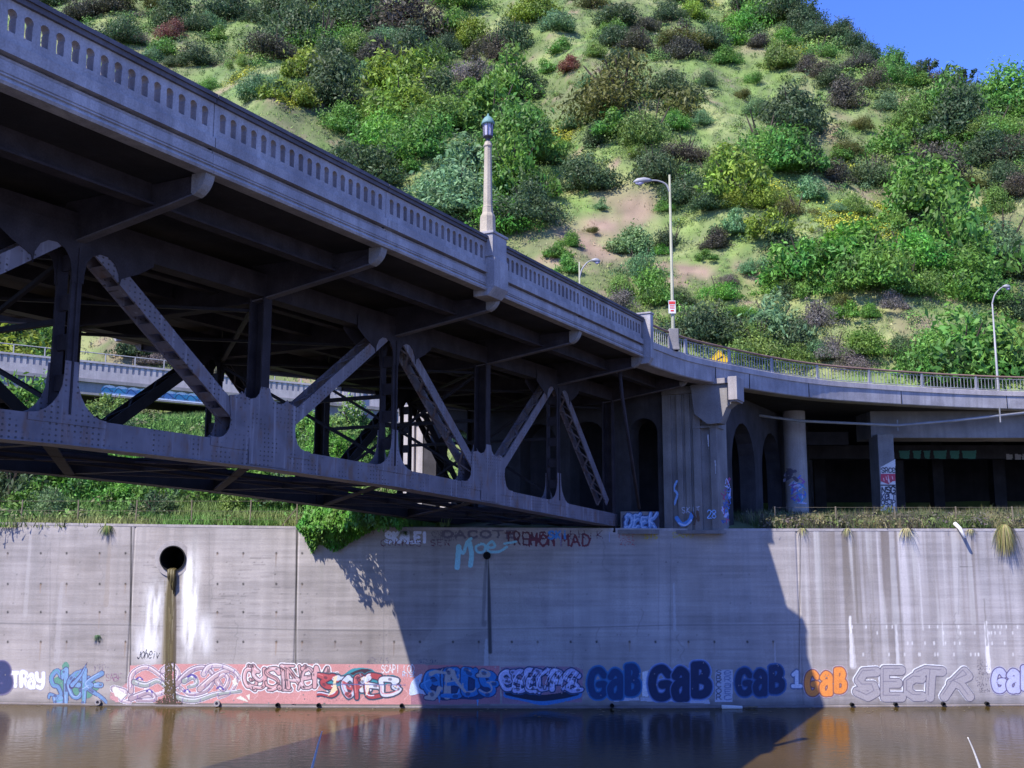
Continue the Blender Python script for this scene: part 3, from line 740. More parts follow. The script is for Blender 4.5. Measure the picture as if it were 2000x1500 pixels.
for L in ([(219,1345),(226,1340),(236,1350),(248,1356),(238,1366),(224,1360)], [(452,1330),(459,1324),(465,1336),(458,1340)], [(459,1364),(486,1372),(484,1368),(470,1358)], [(480,1358),(494,1352),(500,1363),(486,1368)]):
    c_.poly(wp(L), (.72, .70, .60))
label(c_.mesh('graffiti', wall, .008), 'looping white-edged wildstyle graffiti over the brown stain')
# the ochre seep runs on down over the paint
c2 = canvas_px(300, 360, 1292, 1380, .022); q = cat(wp([(330,1293),(329,1325),(330,1350),(327,1377)]))
c2.stroke(q, .75, (.15, .11, .06), .42, 1.25); c2.stroke(q, .34, (.09, .065, .03), .85, .5); c2.stroke(cat(wp([(340,1294),(341,1335),(342,1374)])), .09, (.05, .035, .02), .9, .14)
c2.poly(cat(wp([(306,1368),(330,1362),(356,1370),(352,1378),(308,1378)]), 4, True), (.07, .05, .035), .8)
SEEP = c2
# black and white wildstyle
c_ = canvas_px(460, 662, 1292, 1356)
wild(c_, 'GySiNeM', [(478,500),(494,520),(520,545),(545,562),(560,590),(588,615),(612,645)], 1306, 1342, .17, [(.62, .36, .37), (.60, .40, .42)], (.03, .02, .04), (.80, .76, .78), [(.8, .7, .72), (.04, .03, .05)], 23, .04, .06, .6)
label(c_.mesh('graffiti', wall, .010), 'black and white wildstyle graffiti on pink')
# red, black, white and teal piece
c_ = canvas_px(618, 792, 1296, 1376)
for L in ([(640,1325),(650,1312),(668,1318),(690,1305),(725,1306),(742,1320),(770,1318),(768,1335),(640,1340)],): c_.poly(cat(wp(L), 4, True), (.04, .26, .32))
c_.poly(cat(wp([(676,1320),(700,1308),(720,1307),(742,1320),(735,1328),(700,1318)]), 4, True), (.05, .02, .035))
wild(c_, 'SOFEC', [(628,662),(670,692),(695,718),(715,745),(742,776)], 1324, 1358, .24, [(.38, .06, .07), (.52, .58, .74), (.42, .08, .09), (.36, .06, .07), (.60, .62, .72)], (.05, .03, .06), (.03, .20, .26), [(.75, .62, .45), (.6, .2, .2), (.7, .75, .9)], 31, .05, .03, .35)
c_.poly(wp([(652,1322),(660,1319),(656,1334),(659,1348),(640,1360),(650,1342)]), (.75, .62, .40)); c_.poly(wp([(712,1330),(722,1336),(720,1350),(714,1360),(716,1345)]), (.78, .64, .50))
c_.stroke(wp([(650,1336),(980,1340)]), .04, (.10, .12, .30))
label(c_.mesh('graffiti', wall, .012), 'red, black and white graffiti with teal edges')
# blue and sand piece
c_ = canvas_px(792, 982, 1292, 1380)
for L in ([(802,1335),(812,1322),(825,1316),(822,1340),(838,1358),(820,1355),(800,1358)], [(812,1358),(806,1345)]):
    if len(L) > 3: c_.poly(cat(wp(L), 4, True), (.52, .62, .80))
c_.poly(cat(wp([(826,1325),(838,1310),(870,1303),(905,1306),(925,1304),(940,1318),(960,1318),(975,1340),(958,1352),(940,1366),(895,1366),(860,1368),(835,1350)]), 4, True), (.02, .05, .14))
wild(c_, 'GiBUS', [(832,862),(862,876),(872,905),(906,935),(938,966)], 1314, 1356, .34, [(.03, .20, .50), (.04, .22, .52), (.38, .36, .36), (.03, .19, .48)], (.012, .03, .11), None, [(.10, .34, .66), (.42, .40, .38)], 44, .05, .03, .3)
for L, w_ in (([(842,1316),(852,1312),(868,1314)], .2), ([(858,1345),(852,1360)], .22), ([(884,1312),(892,1330),(908,1350)], .2)): c_.stroke(cat(wp(L)), w_, (.40, .38, .37), 1, w_*.5)
for u, v in ((858,1362), (933,1368)): c_.stroke(wp([(u, v), (u, v+10)]), .1, (.08, .3, .6), 1, .05)
label(c_.mesh('graffiti', wall, .010), 'royal blue and sand graffiti at the edge of the bridge shadow')
# lilac striped piece with black underline
c_ = canvas_px(970, 1142, 1298, 1380)
c_.stroke(cat(wp([(990,1356),(1030,1364),(1060,1370),(1100,1364),(1130,1356)])), .34, (.05, .20, .48)); c_.stroke(cat(wp([(992,1352),(1030,1360),(1060,1363),(1100,1358),(1126,1352)])), .28, (.012, .02, .05))
wild(c_, 'CSEUPS', [(978,1002),(1002,1028),(1026,1050),(1050,1076),(1076,1100),(1100,1130)], 1313, 1348, .24, [(.48, .50, .74), (.40, .42, .66)], (.015, .02, .07), (.02, .10, .26), [(.72, .74, .92), (.05, .05, .14), (.72, .74, .92)], 52, .04, .03, .4)
for i in range(16):
    u = 1000+i*8; c_.stroke(cat(wp([(u, 1344), (u+4, 1326), (u+14, 1312)])), .035, [(.70, .72, .92), (.02, .03, .08)][i % 2])
label(c_.mesh('graffiti', wall, .008), 'lilac and black striped graffiti with a black underline')
# grey outline piece on the right
c_ = canvas_px(1652, 1912, 1290, 1376)
rg = np.random.RandomState(3)
P = {'S': [[(.95,.95),(.35,.92),(.10,.62),(.30,.42),(.80,.42),(.92,.18),(.55,.02),(.02,.20)]], 'E': LT['E'], 'C': [[(.95,.70),(.55,.72),(.18,.55),(.18,.20),(.55,.02),(.98,.02)]], 'T': [[(-.25,.86),(.2,1),(1.1,.96)],[(.52,.98),(.46,.5),(.42,0)]], 'R': [[(.10,.02),(.45,.55),(.85,.95),(1.0,.78),(.35,.50)],[(.5,.55),(.75,.42),(1.05,.02)]]}
G_ = []
for ch, u0, u1 in (('S',1672,1712), ('E',1722,1762), ('C',1766,1800), ('T',1800,1835), ('R',1838,1890)):
    for pl in P[ch]: G_.append(np.array([onwall(u0+(u1-u0)*p[0], 1360-52*p[1]) for p in pl]))
for s_ in G_: c_.stroke(s_, .52, (.80, .80, .82))
for s_ in G_: c_.stroke(s_+(.03, -.03), .47, (.07, .06, .10))
for s_ in G_: c_.stroke(s_+(.03, -.03), .40, (.36, .33, .34))
for s_ in G_: c_.stroke(s_+(-.04, .05), .03, (.12, .11, .16), .8)
label(c_.mesh('graffiti', wall, .006), 'grey angular graffiti with white and black outlines')
label(SEEP.mesh('seep_stain', wall, .016, M_wall), 'ochre seep stain running over the painted band')
# thin tags
def tagpiece(text, u0, u1, v0, v1, wd, col, t, jit=.06, sl=0, off=.006, sp=.1, seed=1):
    c = canvas_px(min(u0, u1)-8, u1+8, v0-8, v1+8, .018); write(c, text, u0, u1, v0, v1, wd, col, jit, sl, np.random.RandomState(seed), sp=sp)
    return label(c.mesh('tag_writing', wall, off), t)
tagpiece('Joheiv', 268, 312, 1272, 1286, .045, (.03, .03, .05), 'thin black handwritten tag beside the brown stain', sl=3)
tagpiece('KAPI', 184, 215, 1298, 1311, .03, (.16, .11, .20), 'thin purple tag', seed=2); tagpiece('SABF', 206, 238, 1316, 1330, .035, (.28, .12, .22), 'thin purple and red tag', seed=3)
tagpiece('XSoRsa', 540, 625, 1288, 1296, .03, (.22, .20, .22), 'faint grey tag above the pink band', seed=4)
tagpiece('WeKVis', 716, 760, 1284, 1296, .03, (.14, .12, .17), 'spiky grey tag above the pink band', seed=5)
tagpiece('SCAPI LOD', 744, 810, 1299, 1314, .05, WHT, 'white handwritten tag on pink', off=.009, seed=6)
tagpiece('RiSK', 786, 812, 1312, 1322, .04, (.40, .60, .80), 'small pale blue tag on pink', off=.009, seed=7)
tagpiece('VAToLoUs', 815, 855, 1288, 1296, .03, (.02, .05, .12), 'dark tag in the bridge shadow', seed=8)
tagpiece('DOAM', 650, 682, 1364, 1371, .025, (.30, .12, .16), 'small dark red tag near the waterline', off=.009, seed=9)
for i, t in enumerate(('TEX', 'SCON', 'EAPS', 'CIVIX', 'RAY', 'SEEN')):
    tagpiece(t, 1905+(i % 3)*3, 1930+(i % 2)*3, 1289+i*11, 1297+i*11, .03, (.10, .08, .11), 'small black tag in the column beside the lilac bubble letters', seed=20+i)
tagpiece('STA', 1955, 1975, 1360, 1369, .022, (.30, .27, .30), 'faint tag near the right edge', seed=30)
tagpiece('TO', 1130, 1140, 1298, 1308, .03, (.12, .12, .18), 'faint tag in shadow', seed=31)
# upper tags in the bridge shadow
c_ = canvas_px(745, 842, 1032, 1068); write(c_, 'SKALE!', 752, 836, 1040, 1059, .17, (.66, .70, .86), .03, 0, np.random.RandomState(2), sp=.15); label(c_.mesh('graffiti', wall, .006), 'pale blocky letters at the top of the wall under the bridge')
c_ = canvas_px(885, 1012, 1040, 1118)
TE = (.30, .62, .68)
for L, wd in (([(893,1108),(896,1068)], .26), ([(896,1070),(905,1080),(912,1060),(920,1052)], .17), ([(917,1060),(921,1082),(919,1104)], .24), ([(940,1062),(930,1068),(932,1077),(944,1078),(948,1066),(940,1062)], .14), ([(952,1070),(966,1068),(962,1058),(953,1064),(955,1077),(975,1077),(990,1068)], .14), ([(985,1062),(1008,1058)], .13)):
    c_.stroke(cat(wp(L)), wd, TE)
label(c_.mesh('graffiti', wall, .012), 'teal lettering with long drips below the wall top')
c_ = canvas_px(738, 1400, 1030, 1072, .025)
rg = np.random.RandomState(77); DR = (.11, .035, .05)
write(c_, 'CoKRey SEN', 742, 880, 1054, 1066, .055, (.13, .04, .07), .06, 0, rg)
write(c_, 'SORCOM', 842, 892, 1038, 1056, .05, (.12, .11, .13), .06, 0, rg); write(c_, 'OACOTE', 862, 1010, 1036, 1050, .13, (.14, .12, .15), .05, 0, rg); write(c_, 'TREMER', 985, 1085, 1040, 1064, .10, DR, .06, 0, rg)
write(c_, 'HOTMAD', 1030, 1155, 1044, 1066, .12, (.15, .03, .05), .04, 0, rg); write(c_, 'SKi', 1070, 1110, 1037, 1052, .10, (.05, .25, .6), .04, 0, rg); write(c_, 'ERiK', 1110, 1180, 1034, 1052, .06, (.10, .03, .06), .06, 0, rg)
write(c_, 'TEST', 1205, 1240, 1043, 1051, .045, (.34, .09, .10), .05, 0, rg); write(c_, '2252', 1210, 1240, 1054, 1064, .05, (.34, .09, .10), .05, 0, rg)
write(c_, 'SIS', 1258, 1285, 1042, 1052, .08, (.40, .33, .08), .05, 0, rg); write(c_, 'SANO', 1312, 1355, 1040, 1050, .06, (.36, .31, .08), .06, 0, rg)
for u in (1095, 1190): c_.stroke(wp([(u, 1040), (u+1, 1078)]), .06, (.3, .34, .5), 1, .02)
label(c_.mesh('tag_writing', wall, .007), 'row of dark red, blue and yellow tags along the wall top under the bridge')
adopt(wall)
# ------------------------------------------------------------------ truss bridge
P0 = 14.15; PP = 5.86
def sk(k): return P0+PP*k
DN = 17.75; TWd = .5              # near truss plate plane and truss width
ZB = {-5: 8.4, -4: 8.75, -3: 9.02, -2: 9.22, -1: 9.33, 0: 9.33, 1: 9.20, 2: 8.97, 3: 8.64, 4: 8.27, 5: 7.88}
CH = .56; ZT = 13.55
K0, K1 = -5, 5
br = empty('truss_bridge', B(20, 21, 7.9), 'old road bridge of dark riveted steel trusses under a concrete balustrade deck', 'bridge')

M_slot = surface('dark slot lining', (.24, .22, .225), (.13, .12, .125), streak=False)  # slot reveals darker than the parapet face, so the openings stand out
# --- parapets
def parapet_bay(mb, s0, s1, n, face, rv_=None):
    """pierced balustrade wall with round-headed slots; face(t) maps depth 0..1 to d"""
    zb, z1 = 15.19, 15.88; w = (s1-s0-.16)/n; ow = .070
    arch = [(math.cos(a)*ow*1.25, 15.66+math.sin(a)*ow*1.25) for a in np.linspace(-.55, math.pi+.55, 9)]
    hole = [(ow*1.02, 15.36)]+arch+[(-ow*1.02, 15.36)]      # right bottom, over the arch, left bottom
    for i in range(n):
        c = s0+.08+w*(i+.5); L, R = c-w/2, c+w/2
        for d, fl in ((face(0), 0), (face(1), 1)):
            H = [(c+p, q) for p, q in hole]; k = len(H)
            O = [(R, zb)]+[(R, 15.5)]+[(c+(w/2)*(1-2*j/(k-4)), z1) for j in range(k-3)]+[(L, zb)]
            vs = [B(p, d, q) for p, q in H]+[B(p, d, q) for p, q in O]
            fs = [(j, j+1, k+j+1, k+j) for j in range(k-1)]+[(k-1, 0, k, 2*k-1)]
            mb.add(vs, [f[::-1] for f in fs] if fl else fs)
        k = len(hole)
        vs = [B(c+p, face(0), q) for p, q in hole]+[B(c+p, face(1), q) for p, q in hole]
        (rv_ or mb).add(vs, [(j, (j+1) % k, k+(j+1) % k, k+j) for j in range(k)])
    for a, b in ((s0, s0+.08), (s1-.08, s1)): mb.bbox(a, b, min(face(0), face(1)), max(face(0), face(1)), zb, z1)
def side(d): return d                       # near side
def mir(d): return 43.2-d
S_END = 37.7; S_ST = sk(-5)
joints = [S_ST]+[sk(k) for k in range(-4, 4)]
pil = (25.0, 25.85)
for sd, nm in ((side, 'near'), (mir, 'far')):
    for k in range(-5, 5):
        a, b = sk(k)+.012, min(sk(k+1), S_END)-.012
        if k == 1: b = pil[0]
        if k == 2: a, b = pil[1], sk(3)-.012
        mb = MB(); n = max(int(round((b-a-.16)/.298)), 1)
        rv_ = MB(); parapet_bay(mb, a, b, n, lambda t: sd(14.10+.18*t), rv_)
        bp = mb.build('balustrade_panel', M_par, br)
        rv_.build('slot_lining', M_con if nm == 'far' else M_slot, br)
        mb = MB(); dd = sorted((sd(14.04), sd(14.36))); mb.bbox(a, b, dd[0], dd[1], 15.882, 15.97)
        dd = sorted((sd(14.0), sd(14.40))); mb.bbox(a, b, dd[0], dd[1], 15.97, 16.05)
        mb.build('rail_cap', M_cap, br)
        mb = MB()
        pr = [(14.03, 14.97), (14.03, 15.17), (14.08, 15.19), (14.30, 15.19), (14.30, 14.97)]
        mb.sprism([(sd(p), q) for p, q in pr], a, b)
        pr = [(14.13, 14.84), (14.09, 14.90), (14.20, 14.93), (14.20, 14.97), (14.40, 14.97), (14.40, 14.84)]
        mb.sprism([(sd(p), q) for p, q in pr], a, b)
        pr = [(14.07, 14.66), (14.07, 14.84), (14.40, 14.84), (14.40, 14.47), (14.13, 14.45), (14.06, 14.45), (14.03, 14.50), (14.045, 14.54), (14.09, 14.555), (14.09, 14.585), (14.055, 14.60), (14.055, 14.625), (14.10, 14.64)]
        mb.sprism([(sd(p), q) for p, q in pr], a-.008, b+.008)
        mb.build('fascia', M_par, br)
# dark joint strips behind the gaps
mb = MB()
for k in range(-4, 4): mb.bbox(sk(k)-.03, sk(k)+.03, 14.16, 14.33, 14.5, 15.86)
mb.build('expansion_joint', M_dark, br)
# lamp pilasters
for sd in (side, mir):
    mb = MB(); q = lambda a, b: sorted((sd(a), sd(b)))
    mb.bbox(pil[0], pil[1], *q(13.86, 14.5), 15.45, 16.12); mb.bbox(pil[0]-.04, pil[1]+.04, *q(13.82, 14.53), 16.12, 16.2)
    mb.bbox(pil[0], pil[1], *q(13.80, 14.5), 14.55, 15.40); mb.bbox(pil[0]+.03, pil[1]-.03, *q(13.83, 14.48), 15.40, 15.45)
    mb.sprism([(sd(13.80), 14.55), (sd(14.02), 14.30), (sd(14.5), 14.30), (sd(14.5), 14.55)], pil[0], pil[1])
    mb.build('pilaster', M_par, br, bevel=.015)
    mb = MB(); mb.bbox(37.72, 38.05, *q(13.76, 14.5), 14.42, 16.2); mb.bbox(37.68, 38.10, *q(13.73, 14.53), 16.2, 16.27)
    mb.sprism([(sd(13.76), 14.42), (sd(13.9), 14.2), (sd(14.5), 14.2), (sd(14.5), 14.42)], 37.72, 38.05)
    mb.build('end_pylon', M_par, br, bevel=.015)
# --- deck
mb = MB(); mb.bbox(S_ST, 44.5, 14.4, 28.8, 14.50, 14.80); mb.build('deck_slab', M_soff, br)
mb = MB(); mb.bbox(S_ST, 44.5, 16.2, 27.0, 14.80, 14.95); mb.build('road_surface', M_road, br)
mb = MB(); mb.bbox(S_ST, 44.5, 14.4, 16.2, 14.80, 15.06); mb.bbox(S_ST, 44.5, 27.0, 28.8, 14.80, 15.06); mb.build('sidewalk', M_conl, br)
for d, w_, z0 in ((15.7, .32, 14.02), (19.6, .3, 13.9), (21.2, .3, 13.9), (22.8, .3, 13.9), (27.4, .32, 14.02)):
    mb = MB(); mb.bbox(S_ST, 44.0, d-.03, d+.03, z0+.05, 14.5); mb.bbox(S_ST, 44.0, d-w_/2, d+w_/2, z0, z0+.05); mb.build('stringer', M_steel, br)
# --- floor beams and cantilever brackets with rounded concrete-cased ends
for k in range(K0, K1+1):
    s = sk(k)
    mb = MB(); mb.bbox(s-.03, s+.03, 18.3, 24.9, 13.5, 14.48); mb.bbox(s-.18, s+.18, 18.3, 24.9, 13.46, 13.5)
    mb.build('floor_beam', M_steel, br)
    for sd in (side, mir):
        top = [(18.2, 14.49), (18.2, 13.55), (17.6, 13.62)]
        low = [(17.6, 13.62), (14.95, 14.0), (14.6, 14.06)]
        arc = [(14.6-.48*math.sin(t), 14.54-.48*math.cos(t)) for t in np.linspace(.1, 1.45, 7)]
        mb = MB(); prof = top+low[1:]+arc+[(14.125, 14.46)]
        mb.sprism([(sd(p), q) for p, q in prof], s-.05, s+.05); mb.build('bracket', M_steel, br); mb = MB()
        fl = [(18.2, 13.55), (17.6, 13.62)]+low[1:]+arc
        for (p0, q0), (p1, q1) in zip(fl, fl[1:]):
            t = .035; wf = .11
            mb.prism([(0, 0), (1, 0), (1, 1), (0, 1)], s-wf, s+wf, lambda S, a, b, p0=p0, q0=q0, p1=p1, q1=q1: B(S, sd(p0+(p1-p0)*a), q0+(q1-q0)*a-t*b))
        mb.build('bracket_flange', M_flange, br)
        mb = MB()
        prof = [(14.5, 14.47)]+[(14.5, 14.10)]+[(p+.0, q-.045) for p, q in arc[1:]]+[(14.125, 14.455)]
        mb.sprism([(sd(p), q) for p, q in prof], s-.12, s+.12); mb.build('bracket_end', M_con, br)

# --- truss members
def zc(k): return ZB[k]+CH/2
def arcpts(cx, cz, rx, rz, a0, a1, n=9): return [(cx+rx*math.cos(t), cz+rz*math.sin(t)) for t in np.linspace(a0, a1, n)]
def inplane(mb, A, Bp, w, d0, d1):
    (s0, z0), (s1, z1) = A, Bp; L = math.hypot(s1-s0, z1-z0); nx, nz = -(z1-z0)/L*w/2, (s1-s0)/L*w/2
    mb.dprism([(s0-nx, z0-nz), (s1-nx, z1-nz), (s1+nx, z1+nz), (s0+nx, z0+nz)], d0, d1)
def lacing(mb, A, Bp, w, d0, d1, step=.5, style='batten'):
    (s0, z0), (s1, z1) = A, Bp; L = math.hypot(s1-s0, z1-z0); ux, uz = (s1-s0)/L, (z1-z0)/L; nx, nz = -uz, ux
    n = max(int(L/step), 2)
    for side_ in (-1, 1):
        off = side_*(w/2-.02)
        for i in range(n):
            a = i/n*L; b = (i+1)/n*L
            P = (s0+ux*a+nx*off, z0+uz*a+nz*off); Q = (s0+ux*b+nx*off, z0+uz*b+nz*off)
            if style == 'lace':
                e0, e1 = (d0, d1) if i % 2 else (d1, d0)
                mb.bar(B(P[0], e0, P[1]), B(Q[0], e1, Q[1]), .07, .02, (B(nx, 0, nz)[0], B(nx, 0, nz)[1], nz))
            else:
                h = .16
                mb.dprism([(P[0]-ux*h, P[1]-uz*h), (P[0]+ux*h, P[1]+uz*h), (P[0]+ux*h+nx*.015, P[1]+uz*h+nz*.015), (P[0]-ux*h+nx*.015, P[1]-uz*h+nz*.015)], d0, d1)
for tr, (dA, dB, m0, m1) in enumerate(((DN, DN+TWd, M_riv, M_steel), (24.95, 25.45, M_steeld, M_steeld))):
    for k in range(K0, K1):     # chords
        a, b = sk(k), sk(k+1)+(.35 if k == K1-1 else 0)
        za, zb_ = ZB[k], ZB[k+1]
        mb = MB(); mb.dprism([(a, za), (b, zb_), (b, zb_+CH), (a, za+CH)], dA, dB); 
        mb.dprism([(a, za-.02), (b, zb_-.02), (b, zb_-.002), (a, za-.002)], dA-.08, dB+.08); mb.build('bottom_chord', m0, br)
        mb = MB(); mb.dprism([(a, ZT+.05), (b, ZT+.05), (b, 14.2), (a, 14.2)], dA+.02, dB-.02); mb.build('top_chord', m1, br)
    for k in range(K0, K1+1):
        s = sk(k); zt = ZB[k]+CH
        even = k % 2 == 0
        mb = MB()
        wv = .25 if even else .30
        zv0 = zt+.05
        if even:   # slender post of two angles with a fin between
            for e0, e1 in ((dA+.0, dA+.06), (dB-.06, dB)): mb.bbox(s-wv/2, s+wv/2, e0, e1, zv0, ZT+.1)
            mb.bbox(s-.02, s+.02, dA-.05, dA+.0, zv0, ZT-.1)
            for zz in np.arange(zv0+.5, ZT-.3, .85): mb.bbox(s-.04, s+.04, dA+.06, dB-.06, zz, zz+.34)
        else:
            mb.bbox(s-wv/2, s+wv/2, dA, dA+.05, zv0, ZT+.1); mb.bbox(s-wv/2, s+wv/2, dB-.05, dB, zv0, ZT+.1); mb.bbox(s+wv/2-.02, s+wv/2, dA+.05, dB-.05, zv0, ZT+.1)
        mb.build('vertical_post', m1, br)
        # gussets
        for e, off in ((dA-.02, 0), (dB+.002, 0)):
            mb = MB()
            if even:   # flared web at the foot of the post
                h = 1.15 if k != K1 else .8; wd = .95
                L = [(s-wd, zt-.15), (s-wd, zt)]+arcpts(s-wd, zt+h*.75, wd-.17, h*.75, -math.pi/2, 0, 7)+[(s-.16, zt+h)]
                R = [(2*s-p, q) for p, q in L][::-1]; poly = L+R
                if k >= 4: poly = L+R
                slope = (ZB[min(k+1, 5)]-ZB[max(k-1, -5)])/(2*PP); poly = [(p, q+slope*(p-s)*(1 if q < zt+.2 else .3)) for p, q in poly]
                mb.dprism(poly, e, e+.018); mb.build('gusset_plate', m0, br)
            elif k < K1:       # big node plate with three members
                slope = (ZB[min(k+1, 5)]-ZB[max(k-1, -5)])/(2*PP)
                dz = ZT-.1-zt; H = 1.18
                dl = H*(PP/dz)*.62
                L = [(s-1.85, zt-.2), (s-1.85, zt+.02)]+arcpts(s-1.62, zt+.52, .42, .5, -math.pi/2, .35, 6)+[(s-dl-.12, zt+H*.95), (s-dl+.22, zt+H)]
                mid = arcpts(s-.55, zt+H+.28, .38, .34, math.pi+.6, 2*math.pi, 6)+[(s-.16, zt+H+.3)]
                half = L+mid
                R = [(2*s-p, q) for p, q in half][::-1]
                poly = [(p, q+slope*(p-s)*(1 if q < zt+.3 else .4)) for p, q in half+R]
                mb.dprism(poly, e, e+.018); mb.build('gusset_plate', m0, br)
                if e < dB-.2:   # splice plate on the chord
                    mb = MB(); mb.dprism([(s-.55, ZB[k]-slope*.55+.03), (s+.9, ZB[k]+slope*.9+.03), (s+.9, ZB[k]+slope*.9+CH+.12), (s-.55, ZB[k]-slope*.55+CH+.12)], e-.014, e-.001); mb.build('splice_plate', m0, br)
            if even:
                # top node plate, arched between the members
                t0 = ZT+.35; q = 1.0; bot = ZT-.62
                L = [(s-2.0, t0), (s-2.0, ZT-.05), (s-1.6, ZT-.30), (s-1.12, ZT-.52)]+arcpts(s-.62, ZT-.62, .46, .52, math.pi+.1, 0, 8)+[(s-.15, ZT-.85)]
                poly = L+[(2*s-p, z) for p, z in L][::-1]
                mb = MB(); mb.dprism(poly, e+.001, e+.016); mb.build('gusset_plate', m1, br)
        # diagonals from even top nodes to odd bottom nodes
        if even:
            for kk in (k-1, k+1):
                if kk < K0 or kk > K1: continue
                sg = kk-k
                A = (s+sg*.42, ZT+.05); zb_ = ZB[kk]+CH+.25
                Q = (sk(kk)-sg*.75, zb_+.25)
                mb = MB(); wd = .35
                inplane(mb, A, Q, wd, dA-.0+.001, dA+.05); inplane(mb, A, Q, wd, dB-.05, dB)
                lacing(mb, A, Q, wd, dA+.05, dB-.05, .55, 'lace' if (k in (2, 4)) else 'batten'); mb.build('diagonal', m0 if tr == 0 else m1, br)
# --- sway and lateral bracing
for k in range(K0, K1+1):
    s = sk(k); mb = MB()
    mb.bar(B(s, 18.3, ZB[k]+.2), B(s, 24.9, ZB[k]+.2), .28, .36); mb.build('bottom_strut', M_steeld, br)
    if k < K1 and (k % 2 == 0 or k > 2):
        mb = MB(); z0, z1 = ZB[k]+CH+.3, ZT-.3
        mb.bar(B(s, 18.2, z0), B(s, 25.0, z1), .10, .09); mb.bar(B(s, 25.0, z0), B(s, 18.2, z1), .10, .09)
        mb.bar(B(s, 18.2, (z0+z1)/2+.2), B(s, 25.0, (z0+z1)/2+.2), .12, .12); mb.build('sway_brace', M_steeld, br)
for k in range(K0, K1):
    a, b = sk(k), sk(k+1); mb = MB()
    mb.bar(B(a, 18.3, ZB[k]+.02), B(b, 24.9, ZB[k+1]+.02), .26, .05); mb.bar(B(a, 24.9, ZB[k]+.06), B(b, 18.3, ZB[k+1]+.06), .26, .05)
    mb.build('lateral_brace', M_steel, br)
    mb = MB(); mb.bar(B(a, 18.3, 13.35), B(b, 24.9, 13.35), .12, .08); mb.bar(B(a, 24.9, 13.3), B(b, 18.3, 13.3), .12, .08); mb.build('lateral_brace', M_steeld, br)
for d, z in ((20.3, .12), (22.0, .16)):   # utility runs along the bottom struts
    mb = MB(); mb.tube([B(sk(k), d, ZB[k]-.05+z) for k in range(K0, K1+1)], .09, 8); mb.build('service_pipe', M_steeld, br, True)
mb = MB(); mb.tube([B(37.9, 15.2, 14.4), B(38.2, 15.2, 13.0), B(40.8, 15.2+.35, 8.6)], .075, 8); mb.build('drain_pipe', M_steel, br, True)
mb = MB(); mb.bbox(43.2, 44.0, DN-.12, DN+TWd+.12, 7.62, 7.92); mb.bbox(43.2, 44.0, 24.8, 25.6, 7.62, 7.92); mb.build('bearing', M_steeld, br)
adopt(br)

# --- lamps
def ornate_lamp(s, d, lab):
    x, y, _ = B(s, d, 0); r = math.atan2(SP, CP)*-1+math.pi/8
    root = empty('ornate_lamp_post', (x, y, 16.2), lab, 'street lamp', None)
    def L(prof, n=8): m = MB(); m.lathe(x, y, prof, n, r); return m
    L([(.30,16.18),(.30,16.24),(.235,16.28),(.225,16.78),(.20,16.84),(.165,16.90)]).build('base', M_lampc, root)
    L([(.165,16.88),(.15,17.06),(.155,17.09),(.135,17.12),(.108,18.93),(.135,18.96),(.135,19.0),(.11,19.04),(.10,19.1)]).build('shaft', M_lampc, root)
    L([(.06,19.1),(.06,19.19),(.09,19.21),(.15,19.25),(.155,19.28)]).build('lantern_base', M_dmet, root)
    L([(.135,19.28),(.15,19.66)]).build('lantern_glass', M_lens, root)
    m = MB()
    for k in range(8):
        a = r+k*math.pi/4; m.bar((x+.14*math.cos(a), y+.14*math.sin(a), 19.27), (x+.158*math.cos(a), y+.158*math.sin(a), 19.68), .02, .025)
    m.build('lantern_frame', M_dmet, root)
    m = MB(); m.lathe(x, y, [(.19,19.64),(.205,19.67),(.18,19.74),(.145,19.81),(.10,19.87),(.04,19.91),(.035,19.95),(.008,20.0)], 16); m.build('lantern_cap', M_verd, root, True)
    adopt(root); return root
ornate_lamp(25.45, 14.28, 'cream concrete lamp post with a dark lantern on the near balustrade')
ornate_lamp(25.45, 43.2-14.28, 'cream concrete lamp post with a dark lantern on the far balustrade')

# ------------------------------------------------------------------ abutment: arcade at the end of the trusses
ab = empty('bridge_abutment', B(45.5, 15, 7.8), 'tall grey concrete abutment with fluted pier, arches and a bracket, standing on the river wall', 'abutment')
SA = 44.9
def arcade(mb, a0, a1, openings, z0, z1, fn, th):
    """wall a0..a1 in plane with arched openings [(o0,o1,ztop)]; fn(a,t,z)->xyz"""
    cur = a0
    for o0, o1, zt in sorted(openings):
        mb.prism([(cur, z0), (o0, z0), (o0, z1), (cur, z1)], 0, th, lambda t, p, q: fn(p, t, q))
        r = (o1-o0)/2; c = (o0+o1)/2
        prev = None
        for i in range(11):
            a = math.pi*i/10; P = (c-r*math.cos(a), zt-r+r*math.sin(a))
            if prev: mb.prism([prev, P, (P[0], z1), (prev[0], z1)], 0, th, lambda t, p, q: fn(p, t, q))
            prev = P
        cur = o1
    mb.prism([(cur, z0), (a1, z0), (a1, z1), (cur, z1)], 0, th, lambda t, p, q: fn(p, t, q))
mb = MB(); arcade(mb, 15.75, 29.0, [(16.15, 17.5, 12.9), (18.75, 20.6, 12.9), (21.3, 23.3, 12.9), (26.0, 28.2, 12.9)], 7.6, 14.35, lambda a, t, z: B(SA+t, a, z), 1.1)
mb.build('arcade_wall', M_shade, ab)
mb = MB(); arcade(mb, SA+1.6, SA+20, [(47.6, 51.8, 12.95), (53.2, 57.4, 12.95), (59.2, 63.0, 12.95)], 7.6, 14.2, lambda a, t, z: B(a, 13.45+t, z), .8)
mb.build('arcade_wall', M_shade, ab)
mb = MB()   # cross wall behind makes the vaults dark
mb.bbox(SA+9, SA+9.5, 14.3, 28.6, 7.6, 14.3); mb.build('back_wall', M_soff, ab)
mb = MB()   # main near pier, fluted front
mb.bbox(SA, SA+1.6, 13.35, 15.75, 7.55, 14.25)
mb.build('pier', M_con, ab, bevel=.03)
